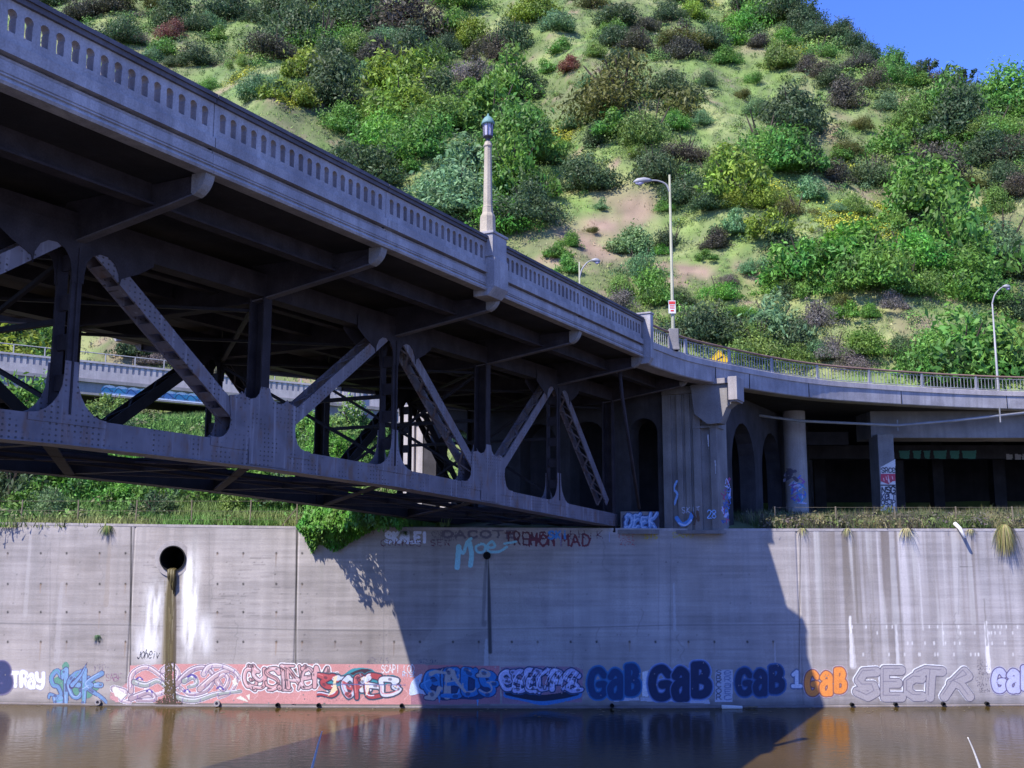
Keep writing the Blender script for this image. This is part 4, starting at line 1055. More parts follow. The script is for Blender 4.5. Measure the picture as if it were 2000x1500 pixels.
mb = MB()
for d0, d1, f in ((15.45, 15.85, .16), (14.95, 15.2, .10), (14.55, 14.8, .10), (14.05, 14.4, .18), (13.30, 13.62, .18)): mb.bbox(SA-f, SA+.01, d0, d1, 7.6, 13.9)
mb.bbox(SA-.20, SA+.005, 14.02, 15.85, 13.9, 14.28); mb.build('fluting', M_con, ab, bevel=.02)
mb = MB(); mb.bbox(SA-.22, SA+1.0, 13.28, 14.42, 12.28, 12.36); mb.bbox(SA-.34, SA+.5, 13.2, 15.95, 7.56, 7.72); mb.build('moulding', M_con, ab)
mb = MB()   # corbel bracket reaching out to carry the ramp edge
prof = [(14.35, 14.22), (13.6, 14.30), (12.95, 14.34), (12.4, 14.34), (12.3, 14.30), (12.3, 13.42), (12.4, 13.32), (12.7, 13.10), (13.0, 12.42), (13.6, 12.40), (14.2, 12.9)]
mb.sprism(prof, SA-.55, SA+.25)
mb.build('corbel', M_con, ab, bevel=.02)
mb = MB(); mb.bbox(SA-.85, SA+.3, 12.12, 12.52, 13.40, 14.44); mb.bbox(SA-.76, SA+.3, 12.18, 12.48, 13.33, 13.40); mb.bbox(SA-.70, SA-.56, 12.52, 13.6, 14.18, 14.42)
mb.build('corbel_head', surface('worn concrete', (.36, .33, .33), (.24, .22, .23)), ab, bevel=.015)
mb = MB(); mb.bbox(45.0, 46.3, 28.8, 30.4, 7.6, 13.4); mb.bbox(44.85, 45.0, 29.0, 29.3, 7.6, 13.4); mb.bbox(44.85, 45.0, 29.55, 29.7, 7.6, 13.4)
mb.bbox(44.8, 46.4, 28.7, 30.5, 13.4, 14.3)
mb.prism([(45.0, 7.6), (45.0, 9.6), (46.3, 9.6), (46.3, 7.6)], 27.3, 28.0, lambda t, p, q: B(p, t, q)); mb.build('far_pier', M_conl, ab)
mb = MB(); mb.bbox(43.3, 44.9, 15.9, 25.9, 7.55, 7.74); mb.build('bearing_shelf', M_con, ab)
mb = MB(); x0a, za = onwall(1213, 1034); x1a, _ = onwall(1288, 1034)
mb.box(x0a, x1a, 46.56, 46.9, 7.6, 8.55); mb.build('parapet_block', M_con, ab)
def pier_place(Yp): return lambda x, z: np.stack([x, np.full_like(x, Yp), z], -1)
def mpY(Yp):
    def f(u, v):
        p = atY(u, v, Yp); return p[0], p[2]
    return f
c_ = canvas_px(1215, 1288, 998, 1034, .02, mpY(46.54)); c_.poly(cat([mpY(46.54)(*p) for p in [(1217,1006),(1240,1003),(1262,1006),(1286,1003),(1284,1034),(1250,1032),(1217,1034)]], 4, True), (.03, .035, .06))
for pas, wd, col in ((0, .24, (.02, .03, .10)), (1, .16, (.14, .26, .48)), (2, .04, (.40, .52, .72))):
    for ch, a, b in (('D', 1222, 1235), ('E', 1237, 1250), ('E', 1252, 1265), ('K', 1267, 1283)):
        for s_ in glyph(ch, a, b, 1007+3*math.sin(a), 1030, 2, mpY(46.54), .11 if pas < 2 else .12, np.random.RandomState(a)): c_.stroke(s_+(np.array([-.02, .03]) if pas == 2 else 0), wd, col)
label(c_.mesh('graffiti', ab, 0, None, pier_place(46.54)), 'light blue bubble letters on a low block at the wall top')
# tags on the pier face (bridge-perpendicular plane)
def pierface(S, col_u):   # pixel -> (d,z) on plane s=S
    def f(u, v):
        r = ray(u, v); k = S/(r[0]*SP+r[1]*CP); return -( -(-(r[0]*CP-r[1]*SP)))*k if False else (-(r[0]*CP-r[1]*SP))*k, HE+r[2]*k
    return f
def pcanvas(u0, u1, v0, v1, S):
    f = pierface(S, 0); a = f(u0, v1); b = f(u1, v0); return Canvas(min(a[0], b[0]), max(a[0], b[0]), a[1], b[1], .02), f
c_, f_ = pcanvas(1318, 1432, 930, 1034, SA-.205)
write(c_, 'SKIT', 1330, 1368, 990, 1002, .05, (.55, .60, .75), .05, 0, rng, mp=f_)
for ch, a, b in (('2', 1381, 1390), ('8', 1390, 1399)):
    for s_ in glyph(ch, a, b, 996, 1012, mp=f_): c_.stroke(s_, .07, (.30, .50, .85))
for L, w_, c in (([(1322,1012),(1332,1024),(1346,1018),(1352,1003)], .22, (.10, .28, .65)), ([(1326,1022),(1340,1026),(1350,1016)], .08, (.45, .6, .85)), ([(1322,940),(1316,955),(1323,965),(1317,985)], .13, (.25, .42, .72)),
                 ([(1352,1000),(1358,1012),(1356,1024)], .10, (.10, .06, .05)), ([(1362,1000),(1364,1016)], .16, (.12, .07, .05))):
    c_.stroke(cat([f_(*p) for p in L]), w_, c)
for k in range(26):
    u = rng.uniform(1412, 1428); v = rng.uniform(940, 1020); q = [f_(u+rng.uniform(-5, 5), v+rng.uniform(-9, 9)) for _ in range(4)]
    c_.stroke(cat(q), rng.uniform(.03, .09), [(.08, .22, .60), (.45, .5, .8), (.35, .07, .18), (.06, .12, .38)][k % 4])
label(c_.mesh('tag_writing', ab, 0, None, lambda x, z: np.array([B(SA-.205, a, b) for a, b in zip(x, z)])), 'white and blue tags on the foot of the fluted pier')
c_, f_ = pcanvas(1375, 1415, 745, 960, SA-.19)   # pale drip stains
for L, w_ in (([(1383,775),(1384,800)], .12), ([(1396,772),(1396,792)], .07), ([(1383,850),(1384,880)], .10), ([(1397,900),(1398,930)], .07)): c_.stroke(cat([f_(*p) for p in L]), w_, (.50, .52, .58), 1, .03)
label(c_.mesh('drip_stain', ab, 0, None, lambda x, z: np.array([B(SA-.19, a, b) for a, b in zip(x, z)])), 'pale mineral drips')
adopt(ab)
# ------------------------------------------------------------------ curved ramp viaduct
vd = empty('ramp_viaduct', (14, 55, 8.9), 'curving grey concrete ramp viaduct on columns leading right from the bridge', 'viaduct')
EDGE = cat([(5.5,40.25),(6.13,41.28),(6.92,42.57),(8.16,44.21),(10.35,46.4),(13.0,48.82),(15.82,50.8),(18.84,52.2),(22.24,53.5),(25.5,54.45),(29,55.1),(36,56.2),(50,57.5),(72,58.5)], 5)
def nrm(i):
    t = EDGE[min(i+1, len(EDGE)-1)]-EDGE[max(i-1, 0)]; t = t/np.hypot(*t); return np.array([-t[1], t[0]])   # inward (left of travel)
def sweep(mb, prof, i0=0, i1=None):
    """prof: [(inset, z)] closed"""
    i1 = i1 or len(EDGE)-1; n = len(prof); o = []
    for i in range(i0, i1+1):
        N = nrm(i); o += [(*(EDGE[i]+N*a), z) for a, z in prof]
    m = i1-i0+1
    mb.add(o, [(j*n+k, j*n+(k+1) % n, (j+1)*n+(k+1) % n, (j+1)*n+k) for j in range(m-1) for k in range(n)]+[tuple(range(n)), tuple((m-1)*n+k for k in range(n))[::-1]])
mb = MB(); sweep(mb, [(0,14.93),(0,15.18),(.04,15.2),(.5,15.2),(.5,14.93)]); mb.build('curb', M_conl, vd)
mb = MB(); sweep(mb, [(.07,14.26),(.05,14.93),(.8,14.93),(.8,14.22),(.12,14.22)]); mb.build('fascia', M_par, vd)
E_in = [EDGE[i]+nrm(i)*.75 for i in range(len(EDGE))]
back = [(72, 82), (0, 82), (-2.5, 62), B(44.52, 28.9, 0)[:2], B(44.52, 14.45, 0)[:2], B(38.3, 14.45, 0)[:2]]
mb = MB(); pl = [tuple(p) for p in E_in]+back
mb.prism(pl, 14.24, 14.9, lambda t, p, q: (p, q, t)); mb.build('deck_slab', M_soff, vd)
dist = np.concatenate([[0], np.cumsum(np.hypot(*np.diff(EDGE, axis=0).T))])
def along(s, inset=0.):
    x = np.interp(s, dist, EDGE[:, 0]); y = np.interp(s, dist, EDGE[:, 1])
    x2 = np.interp(s+.1, dist, EDGE[:, 0]); y2 = np.interp(s+.1, dist, EDGE[:, 1]); t = np.array([x2-x, y2-y]); t /= np.hypot(*t)
    return np.array([x, y])+np.array([-t[1], t[0]])*inset, t
# fascia joint slots
mb = MB()
for s_ in (6.2, 8.9, 13.6, 19.8, 26.5, 33.5):
    p, t = along(s_, .045); mb.bar((*p, 14.24), (*p, 15.19), .03, .02, (*np.array([-t[1], t[0]]), 0))
mb.build('expansion_joint', M_dark, vd)
# railing: part with its own pieces
rl = bpy.data.objects.new('railing', None); COL.objects.link(rl); rl.parent = vd
mb = MB(); mb.tube([(*along(s_, .22)[0], 15.99) for s_ in np.arange(.3, 52, .5)], .055, 8); mb.build('top_rail', M_rail, rl, True)
mb = MB(); mb.tube([(*along(s_, .22)[0], 15.86) for s_ in np.arange(.3, 52, .8)], .018, 6); mb.tube([(*along(s_, .22)[0], 15.28) for s_ in np.arange(.3, 52, .8)], .022, 6); mb.build('lower_rail', M_galv, rl)
ps = [s_ for s_ in np.arange(4.1, 52, 3.45)]
for s_ in ps:
    p, t = along(s_, .22); n_ = (-t[1], t[0], 0); mb = MB()
    mb.bar((*p, 15.2), (*p, 15.96), .11, .07, n_); mb.bar((*p, 15.2), (*p, 15.34), .2, .13, n_); mb.build('rail_post', M_galv, rl)
mb_all = [.35]+ps+[52]
for a, b in zip(mb_all, mb_all[1:]):
    mb = MB()
    for q in np.arange(a+.14, b-.1, .215):
        p, t = along(q, .22); mb.bar((*p, 15.28), (*p, 15.86), .022, .022, (-t[1], t[0], 0))
    mb.build('balusters', M_galv, rl)
# columns and beams
mb = MB(); x, y, _ = atY(1554, 900, 56.2); mb.lathe(x, y, [(.60, 8.3), (.60, 14.25)], 28); mb.build('round_column', M_conl, vd, False)
RC = (x, y)
mb = MB(); xa = atY(1719, 950, 55.2)[0]; xb = atY(1750, 950, 55.2)[0]
mb.box(xa, xb, 55.2, 56.6, 8.2, 12.9); mb.build('square_column', M_con, vd, bevel=.02)
mb = MB(); mb.box(xa-.05, 70, 56.0, 58.4, 12.78, 14.25); mb.build('box_girder', M_con, vd)
mb = MB(); mb.box(16.6, 70, 65, 66, 12.3, 13.15); mb.box(RC[0]+.6, xa, 60, 61, 12.75, 13.5); mb.build('cross_beam', M_shade, vd)
for xx, yy, w_ in ((29.9, 72, .75), (34.2, 72, .85), (18.9, 66, .9), (25, 66.5, .8), (40, 66.5, .8), (22.2, 74, .8), (45, 72, .8)):
    mb = MB(); mb.box(xx-w_/2, xx+w_/2, yy, yy+.8, 8.3, 12.3 if yy > 65.5 and yy < 67 else 14.25); mb.build('square_column', M_shade, vd)
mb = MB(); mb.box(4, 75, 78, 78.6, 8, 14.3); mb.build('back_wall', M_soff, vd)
mb = MB()  # hanging pipe with brackets
pp = [atY(1440, 806, 53), atY(1560, 822, 53.6), atY(1753, 831, 54.2), atY(1860, 822, 54.6), atY(2060, 800, 55.2)]
mb.tube(pp, .075, 8); mb.build('hanging_pipe', M_galv, vd, True)
for u, v in ((1753, 829), (1953, 812)):
    p = atY(u, v, 54.4); mb = MB(); mb.bar((p[0], p[1], p[2]-.35), (p[0], p[1], 14.3 if u > 1900 else p[2]+.25), .06, .05); mb.build('pipe_hanger', M_galv, vd)
# graffiti on the columns and beam
f_ = mpY(55.19); c_ = canvas_px(1720, 1750, 893, 1006, .018, f_)
q_ = lambda L: [f_(*p) for p in L]
c_.poly(q_([(1720,912),(1749,896),(1749,1003),(1720,1003)]), (.62, .60, .58)); c_.poly(q_([(1720,925),(1749,925),(1749,940),(1720,940)]), (.50, .05, .09))  # white poster ground; its slanted top follows the sun line, sunlight painted in
c_.poly(q_([(1720,940),(1749,936),(1735,946)]), (.40, .05, .08)); c_.poly(q_([(1720,946),(1749,946),(1749,949),(1720,949)]), (.05, .04, .05))
rg = np.random.RandomState(12)
for t, v0, v1, col, wd in (('SRCe', 914, 923, (.06, .05, .06), .05), ('NSG', 951, 963, (.03, .03, .04), .07), ('KeLT', 965, 976, (.03, .03, .06), .06), ('OSJP', 977, 986, (.05, .05, .06), .05), ('SAR', 989, 1001, (.05, .04, .06), .07)):
    write(c_, t, 1721, 1749, v0, v1, wd, col, .08, 0, rg, mp=f_, sp=.05)
for k in range(14):
    a = f_(rg.uniform(1721, 1748), rg.uniform(982, 1002)); c_.stroke([a, (a[0]+rg.uniform(-.15, .15), a[1]+rg.uniform(-.15, .15))], .07, (.75, .55, .03) if k % 2 else (.6, .58, .55))
for k in range(8):
    a = f_(rg.uniform(1722, 1748), rg.uniform(927, 938)); c_.stroke([a, (a[0]+.03, a[1]-.15)], .035, (.7, .5, .5))
label(c_.mesh('graffiti', vd, 0, None, pier_place(55.19)), 'white, red and black painted letters on the square column')
c_ = canvas_px(1536, 1574, 915, 992, .02, mpY(55.6)); f_ = mpY(55.6); rg = np.random.RandomState(5)
for k in range(34):
    a = f_(rg.uniform(1548, 1570), rg.uniform(935, 985)); c_.stroke(cat([a, np.array(a)+rg.uniform(-.25, .25, 2), np.array(a)+rg.uniform(-.3, .3, 2)]), rg.uniform(.04, .11), [(.10, .20, .60), (.30, .10, .40), (.5, .5, .75), (.10, .30, .5)][k % 4])
for k in range(6):
    a = f_(rg.uniform(1538, 1560), rg.uniform(918, 935)); c_.stroke([a, np.array(a)+rg.uniform(-.3, .3, 2)], .2, (.10, .09, .13))
def on_round(x, z):
    dx = np.clip((x-RC[0])/.62, -.97, .97); return np.stack([x, RC[1]-.608*np.sqrt(1-dx*dx), z], -1)
label(c_.mesh('graffiti', vd, 0, None, on_round), 'blue and purple tags on the round column')
f_ = mpY(64.98); c_ = canvas_px(1752, 2010, 872, 905, .04, f_)
for u0, u1 in ((1755,1778),(1782,1800),(1803,1818),(1822,1850),(1854,1875),(1878,1908)): c_.poly([f_(*p) for p in [(u0,880),(u1,879),(u1-2,897),(u0+3,896)]], (.06, .26, .22))
for u0 in (1965, 1982, 1996): c_.poly([f_(*p) for p in [(u0,886),(u0+13,887),(u0+13,898),(u0,898)]], (.35, .34, .36))
label(c_.mesh('graffiti', vd, 0, None, pier_place(64.985)), 'faded teal block letters on the shaded beam')
adopt(vd)

# ------------------------------------------------------------------ sunlit overpass behind the truss
ov = empty('overpass', (-26, 72, 17), 'sunlit grey overpass with slotted parapet and blue graffiti seen through the truss', 'overpass')
OA, OB = np.array([-47.6, 67.5]), np.array([-2.8, 84.8]); OT = (OB-OA)/np.hypot(*(OB-OA)); ON = np.array([OT[1], -OT[0]]); OL = float(np.hypot(*(OB-OA)))
def O(s_, d, z): p = OA+OT*s_+ON*d; return (p[0], p[1], z+.70-(s_-18)*.0518)   # d positive towards the camera
def obox(mb, s0, s1, d0, d1, z0, z1): mb.hexa([O(s0,d0,z0),O(s1,d0,z0),O(s1,d1,z0),O(s0,d1,z0),O(s0,d0,z1),O(s1,d0,z1),O(s1,d1,z1),O(s0,d1,z1)])
mb = MB(); obox(mb, 0, OL, -.30, .06, 19.28, 19.42); mb.build('coping', M_conl, ov)
mb = MB(); obox(mb, 0, OL, -.22, -.08, 18.5, 19.28)
for s_ in np.arange(0, OL, .42): obox(mb, s_, s_+.25, -.08, .0, 18.72, 19.28)
obox(mb, 0, OL, -.08, .0, 18.1, 18.72); mb.build('parapet', M_conl, ov)
mb = MB(); obox(mb, 0, OL, -.5, .10, 17.85, 18.1); obox(mb, 0, OL, -.9, -.12, 16.95, 17.85); mb.build('edge_girder', M_con, ov)
mb = MB(); obox(mb, 0, OL, -9, -.9, 17.3, 17.9); mb.build('deck_slab', M_soff, ov)
sR = 36.6
mb = MB(); obox(mb, sR, sR+1.6, -.5, .22, 17.0, 19.55)
for q in (.25, .65, 1.05): obox(mb, sR+q, sR+q+.22, .22, .27, 17.2, 19.3)
mb.build('pilaster', M_conl, ov)
mb = MB(); mb.tube([O(s_, -.12, 20.05) for s_ in np.arange(0, OL, 2.)], .04, 6); mb.build('top_rail', M_galv, ov)
for s_ in np.arange(.5, OL, 2.05):
    mb = MB(); mb.bar(O(s_, -.12, 19.42), O(s_, -.12, 20.05), .07, .07); mb.build('rail_post', M_galv, ov)
c_ = Canvas(14.5, 38, 16.9, 17.9, .035); rg = np.random.RandomState(6)
for k in range(9):
    a = 18.8+k*.85; c_.poly(cat([(a, 17.25), (a+.1, 17.7), (a+.6, 17.8), (a+.9, 17.6), (a+.86, 17.25)], 4, True), [(.08, .30, .42), (.10, .36, .46), (.14, .25, .42)][k % 3])
    c_.poly(cat([(a+.1, 17.62), (a+.5, 17.82), (a+1.0, 17.66), (a+.5, 17.58)], 4, True), (.62, .68, .75)); c_.stroke(cat([(a, 17.2), (a+.3, 17.6), (a+.8, 17.3), (a+1.1, 17.7)]), .06, (.04, .06, .12))
c_.poly([(18.8, 17.05), (28.5, 17.05), (28.5, 17.2), (18.8, 17.22)], (.60, .64, .72))
for k in range(14):
    a = 28.5+k*.5; c_.stroke(cat([(a, 17.1), (a+.1, 17.6), (a+.4, 17.3), (a+.5, 17.65)]), .09, [(.10, .12, .35), (.55, .56, .62), (.40, .08, .14), (.5, .52, .6)][k % 4])
label(c_.mesh('graffiti', ov, 0, None, lambda x, z: np.array([O(a, -.112, b) for a, b in zip(x, z)])), 'blue and white painted letters on the overpass girder')
adopt(ov)

# ------------------------------------------------------------------ light poles and signs
def pole(name, x, y, z0, z1, r, mat, arm, lab, head=.42, sign=False):
    root = empty(name, (x, y, z0), lab, 'street light', 'tall roadway light poles')
    mb = MB(); mb.tube([(x, y, z0), (x, y, z0+.25), (x, y, z1)], [r*1.25, r, r*.55], 12); mb.build('pole', mat, root, True)
    mb = MB(); A = cat([(x+a, y, z) for a, z in arm]); mb.tube(A, [.045-.012*i/len(A) for i in range(len(A))], 8); mb.build('arm', M_galv, root, True)
    tx, tz = x+arm[-1][0], arm[-1][1]; sg = 1 if arm[-1][0] > 0 else -1; mb = MB()
    pts = [(tx-sg*.06, y, tz), (tx+sg*.05, y, tz+.01), (tx+sg*head*.45, y, tz+.01), (tx+sg*head, y, tz-.03), (tx+sg*head*1.3, y, tz-.07)]
    mb.tube(pts, [.05, .09, .13, .12, .03], 12); mb.build('lamp_head', M_galv, root, True)
    mb = MB(); mb.tube([(tx+sg*head*.5, y, tz-.09), (tx+sg*head*.8, y, tz-.14), (tx+sg*head*1.15, y, tz-.11)], [.05, .10, .04], 10); mb.build('lamp_lens', M_lens, root, True)
    if sign:
        mb = MB(); mb.box(x-.19, x+.11, y-.13, y-.115, 16.78, 17.34); s_ = mb.build('sign', M_white, root)
        mb = MB(); mb.box(x-.17, x+.09, y-.136, y-.131, 17.17, 17.30); mb.build('sign_text', M_red, s_)
        mb = MB()
        for zz in (17.08, 16.99): mb.box(x-.14, x+.06, y-.136, y-.131, zz, zz+.045)
        mb.box(x-.11, x+.03, y-.136, y-.131, 16.86, 16.93); mb.build('sign_text', M_red, s_)
        mb = MB(); mb.box(x-.20, x+.20, y-.2, y+.2, 15.2, 16.12); mb.box(x-.23, x+.23, y-.23, y+.23, 15.2, 15.32); mb.build('pedestal', M_con, root, bevel=.02)
    adopt(root); return root
pole('light_pole', 6.82, 42.55, 15.55, 22.93, .08, M_pale, [(0,22.15),(-.16,22.50),(-.5,22.66),(-.85,22.68)], 'tallest pale light pole with a small sign, on the ramp railing beside the end pylon', .55, True)
pole('light_pole', 3.72, 55, 15, 22.42, .075, M_pale, [(0,21.5),(.14,22.0),(.45,22.40),(.72,22.52)], 'short-looking light pole showing above the bridge balustrade, lamp to the right', .34)
pole('light_pole', 27.05, 56.4, 14.9, 20.45, .07, M_galv, [(0,20.4),(.18,20.9),(.50,21.25),(.72,21.38)], 'slim grey light pole behind the ramp railing near the right edge', .28)
root = empty('warning_sign', (10.0, 50, 14.9), 'yellow diamond warning sign behind the ramp railing', 'road sign')
cx, cz, hd = atY(1405, 711, 50)[0], atY(1405, 704, 50)[2], .53
mb = MB(); mb.prism([(cx-hd, cz), (cx, cz-hd), (cx+hd, cz), (cx, cz+hd)], 49.98, 50.0, lambda t, p, q: (p, t, q)); mb.build('sign_face', M_yel, root)
mb = MB()
for a in range(4):
    P = [(-hd+.05, 0), (0, -hd+.05), (hd-.05, 0), (0, hd-.05)]; p, q = P[a], P[(a+1) % 4]
    mb.bar((cx+p[0], 49.974, cz+p[1]), (cx+q[0], 49.974, cz+q[1]), .012, .004, (0, 1, 0))
mb.bar((cx-.12, 49.974, cz-.22), (cx-.12, 49.974, cz+.04), .05, .004, (0, 1, 0)); mb.bar((cx-.12, 49.974, cz+.04), (cx+.12, 49.974, cz+.16), .05, .004, (0, 1, 0))
mb.prism([(cx+.08, cz+.22), (cx+.22, cz+.20), (cx+.14, cz+.08)], 49.972, 49.976, lambda t, p, q: (p, t, q)); mb.build('sign_symbol', M_blk, root)
mb = MB(); mb.box(cx-.03, cx+.03, 50.0, 50.05, 14.9, cz+.3); mb.build('post', M_galv, root); adopt(root)

rg = np.random.RandomState(9)   # scum and twigs drifting along the wall foot
mb = MB()
for k in range(170):
    x = rg.uniform(-24, 24); y = float(Yw(x))-.12-rg.uniform(0, 1)**2.5*2.2; a = rg.uniform(0, 3.14); L = rg.uniform(.02, .12); h = rg.uniform(.005, .02)
    mb.bar((x-L*math.cos(a), y-L*math.sin(a)*.4, .008), (x+L*math.cos(a), y+L*math.sin(a)*.4, .012), rg.uniform(.01, .05), h)
o = mb.build('floating_litter', M_wood); o['kind'] = 'stuff'; o['label'] = 'small twigs and scum floating along the foot of the wall'; o['category'] = 'litter'
# ------------------------------------------------------------------ wire fences along the wall top
def fence(us, v0, v1, lab, brace=None):
    P = [onwall(u, 1030)[0] for u in us]; root = empty('wire_fence', (P[0], float(Yw(P[0]))+.75, 7.9), lab, 'fence')
    tops = []
    for i, x in enumerate(P):
        y = float(Yw(x))+.75; zb = float(height(x, y))-.1; zt = atY(us[i], v1, y)[2]; lean = .04*math.sin(i*2.7); mb = MB()
        mb.bar((x, y, zb), (x+lean, y, zt), .05, .05, (0, 1, 0)); mb.build('post', M_wood, root); tops.append((x+lean, y, zt, zb))
    mb = MB()
    for f_ in (.95, .6, .3):
        L = [(a, b, d+(c-d)*f_) for a, b, c, d in tops]; mb.tube(L, .006, 4)
    mb.build('wire', M_wood, root)
    if brace is not None:
        a, b, c, d = tops[brace]; mb = MB(); mb.bar((a-.75, b, d+.02), (a, b, d+(c-d)*.72), .045, .045, (0, 1, 0)); mb.build('brace', M_wood, root)
    adopt(root)
fence([-90, 25, 138, 252, 364, 479, 573], 1024, 976, 'wire fence on thin wooden posts along the wall top left of the bridge', -1)
fence([1523, 1643, 1762, 1881, 1996, 2110], 1030, 989, 'wire fence on thin pale posts in dry grass right of the pier')

# ------------------------------------------------------------------ odds and ends
x, z = onwall(1869, 1030); y = float(Yw(x)); mb = MB(); mb.tube([(x-.05, y+.1, z+.18), (x+.06, y-.16, z-.05), (x+.2, y-.30, z-.48)], [.09, .085, .07], 10)
tag(mb.build('broken_pipe', M_white, None, True), 'short white broken pipe hanging over the wall top beside dry grass', 'pipe')
x, z = onwall(1408, 1381); x2, _ = onwall(1447, 1382); y = float(Yw(x)); mb = MB(); mb.tube([(x, y-.22, .06), (x2, y-.25, .05)], [.10, .07], 10)
tag(mb.build('floating_pipe', M_white, None, True), 'pale pipe lying at the waterline below the bubble letters in shadow', 'pipe')
x2, _ = onwall(1462, 1380); mb = MB()
for k in range(4): mb.tube([(x2-.2+.13*k, y-.2, .04+.03*(k % 2)), (x2-.05+.13*k, y-.28, .08)], [.05, .02], 6)
tag(mb.build('debris', M_wood, None), 'small heap of sticks caught at the waterline beside the pale pipe', 'debris')
for pts, lab in (([(600,1530),(612,1490),(622,1452),(629,1428)], 'thin pale bent stalk standing in the water near the bottom centre-left'), ([(1928,1535),(1914,1500),(1901,1465),(1890,1440)], 'thin pale stalk standing in the water at the lower right')):
    r_ = ray(pts[0][0], pts[0][1]); Y_ = r_[1]*(-HE/r_[2]); L = [atY(u, v, Y_) for u, v in pts]; L[0] = (L[0][0], L[0][1], -.1); mb = MB()
    mb.tube(cat(L, 4), [.036-.003*i for i in range(len(cat(L, 4)))] if False else list(np.linspace(.05, .015, len(cat(L, 4)))), 6); tag(mb.build('reed_stalk', M_white, None, True), lab, 'reed')
pts = [atY(402, 990, 55), atY(403, 948, 55)]; mb = MB(); mb.tube([(pts[0][0], 55, pts[0][2]-.4), pts[1]], .07, 8)
tag(mb.build('marker_post', M_white, None, True), 'pale post standing in the green bank below the truss', 'post')
# ------------------------------------------------------------------ vegetation
def leaf_cloud(seed, n, lumps, leaf, aspect=1.0, up=.75, ragged=.16):
    """unit bush of leaf blades: uneven lumps of several sizes, stray sprigs and a low skirt"""
    r = np.random.RandomState(seed); C = []; ay = r.uniform(.6, .95)
    for i in range(lumps):
        a = r.uniform(0, 2*math.pi); q = r.uniform(0, .85)**.75; rad = r.uniform(.16, .46)*(1.1-.45*q)
        C.append((q*math.cos(a), q*math.sin(a)*ay, up*r.uniform(.12, .95)*(1.15-q*.85), rad))
    C = np.array(C); wgt = C[:, 3]**2; k = r.choice(lumps, n, p=wgt/wgt.sum()); d = r.normal(size=(n, 3)); d /= np.linalg.norm(d, axis=1)[:, None]
    rr = C[k, 3]*(.35+.65*r.uniform(0, 1, n)**.45)*(1+.25*np.sin(d[:, 0]*6+k*1.7)*np.cos(d[:, 2]*5+k)+.15*np.sin(d[:, 1]*11+k*2))
    st = r.uniform(0, 1, n) < ragged; rr = rr*np.where(st, r.uniform(1.0, 1.55, n), 1)
    P = C[k, :3]+d*rr[:, None]*np.array([1, 1, .85])
    m = r.uniform(0, 1, n) < .10; aa = r.uniform(0, 6.28, n); qq = r.uniform(.5, 1.12, n)
    P[m] = np.stack([qq*np.cos(aa), qq*np.sin(aa)*ay, r.uniform(0, .22, n)], -1)[m]
    P[:, 2] = np.abs(P[:, 2]*aspect)
    nn = d*.7+r.normal(size=(n, 3))*.65+np.array([0, 0, .35]); nn /= np.linalg.norm(nn, axis=1)[:, None]
    t = np.cross(nn, r.normal(size=(n, 3))); t /= np.linalg.norm(t, axis=1)[:, None]; b = np.cross(nn, t)
    s = leaf*r.uniform(.5, 1.4, n)[:, None]
    V = np.stack([P-t*s, P-b*s*.42+nn*s*.12, P+t*s, P+b*s*.42+nn*s*.12], 1).reshape(-1, 3)
    return V, np.arange(4*n).reshape(n, 4)
def stem_mesh(seed, h=.8, n=5):
    r = np.random.RandomState(seed); mb = MB()
    for i in range(n):
        a = r.uniform(0, 6.28); q = r.uniform(.2, .55)
        mb.tube([(0.03*math.cos(a), .03*math.sin(a), -.15), (q*.3*math.cos(a), q*.3*math.sin(a), h*.4), (q*math.cos(a), q*math.sin(a), h*r.uniform(.7, 1.1))], [.045, .03, .008], 5, False)
    return mb
M_bark = surface('bark', (.10, .075, .055), (.05, .04, .03))
def bush_proto(name, *a, **k):
    V, Fq = leaf_cloud(*a, **k); o = np_mesh(name, V, Fq, M_leaf, None); me = o.data; bpy.data.objects.remove(o); return me
SMALL = [bush_proto('shrub', 100+i, 2200, 7+i % 3, .070, 1.0, .6, .2) for i in range(5)]
BIG = [bush_proto('shrub', 200+i, 7500, 20+i, .042, 1.0, .72) for i in range(8)]
FINE = [bush_proto('shrub', 300+i, 7500, 14, .030, .9, .62, .25) for i in range(4)]
LEAFY = [bush_proto('shrub', 400+i, 4200, 16, .060, 1.05, .75) for i in range(6)]
stm = []
for i in range(3):
    o = stem_mesh(500+i).build('stem', M_bark); stm.append(o.data); bpy.data.objects.remove(o)
COLR = {'G': (.090, .205, .034), 'D': (.048, .086, .036), 'O': (.075, .085, .018), 'P': (.062, .058, .042), 'S': (.105, .20, .085), 'Y': (.150, .225, .028), 'K': (.14, .125, .11), 'R': (.17, .075, .05), 'B': (.090, .235, .030), 'N': (.125, .205, .045)}
WORD = {'G': 'green', 'D': 'dark green', 'O': 'olive', 'P': 'purple-brown', 'S': 'sage-green', 'Y': 'yellow-green', 'K': 'dry grey', 'R': 'reddish-brown', 'B': 'bright green', 'N': 'mid-green'}
rv = random.Random(4)
PLANTS = []
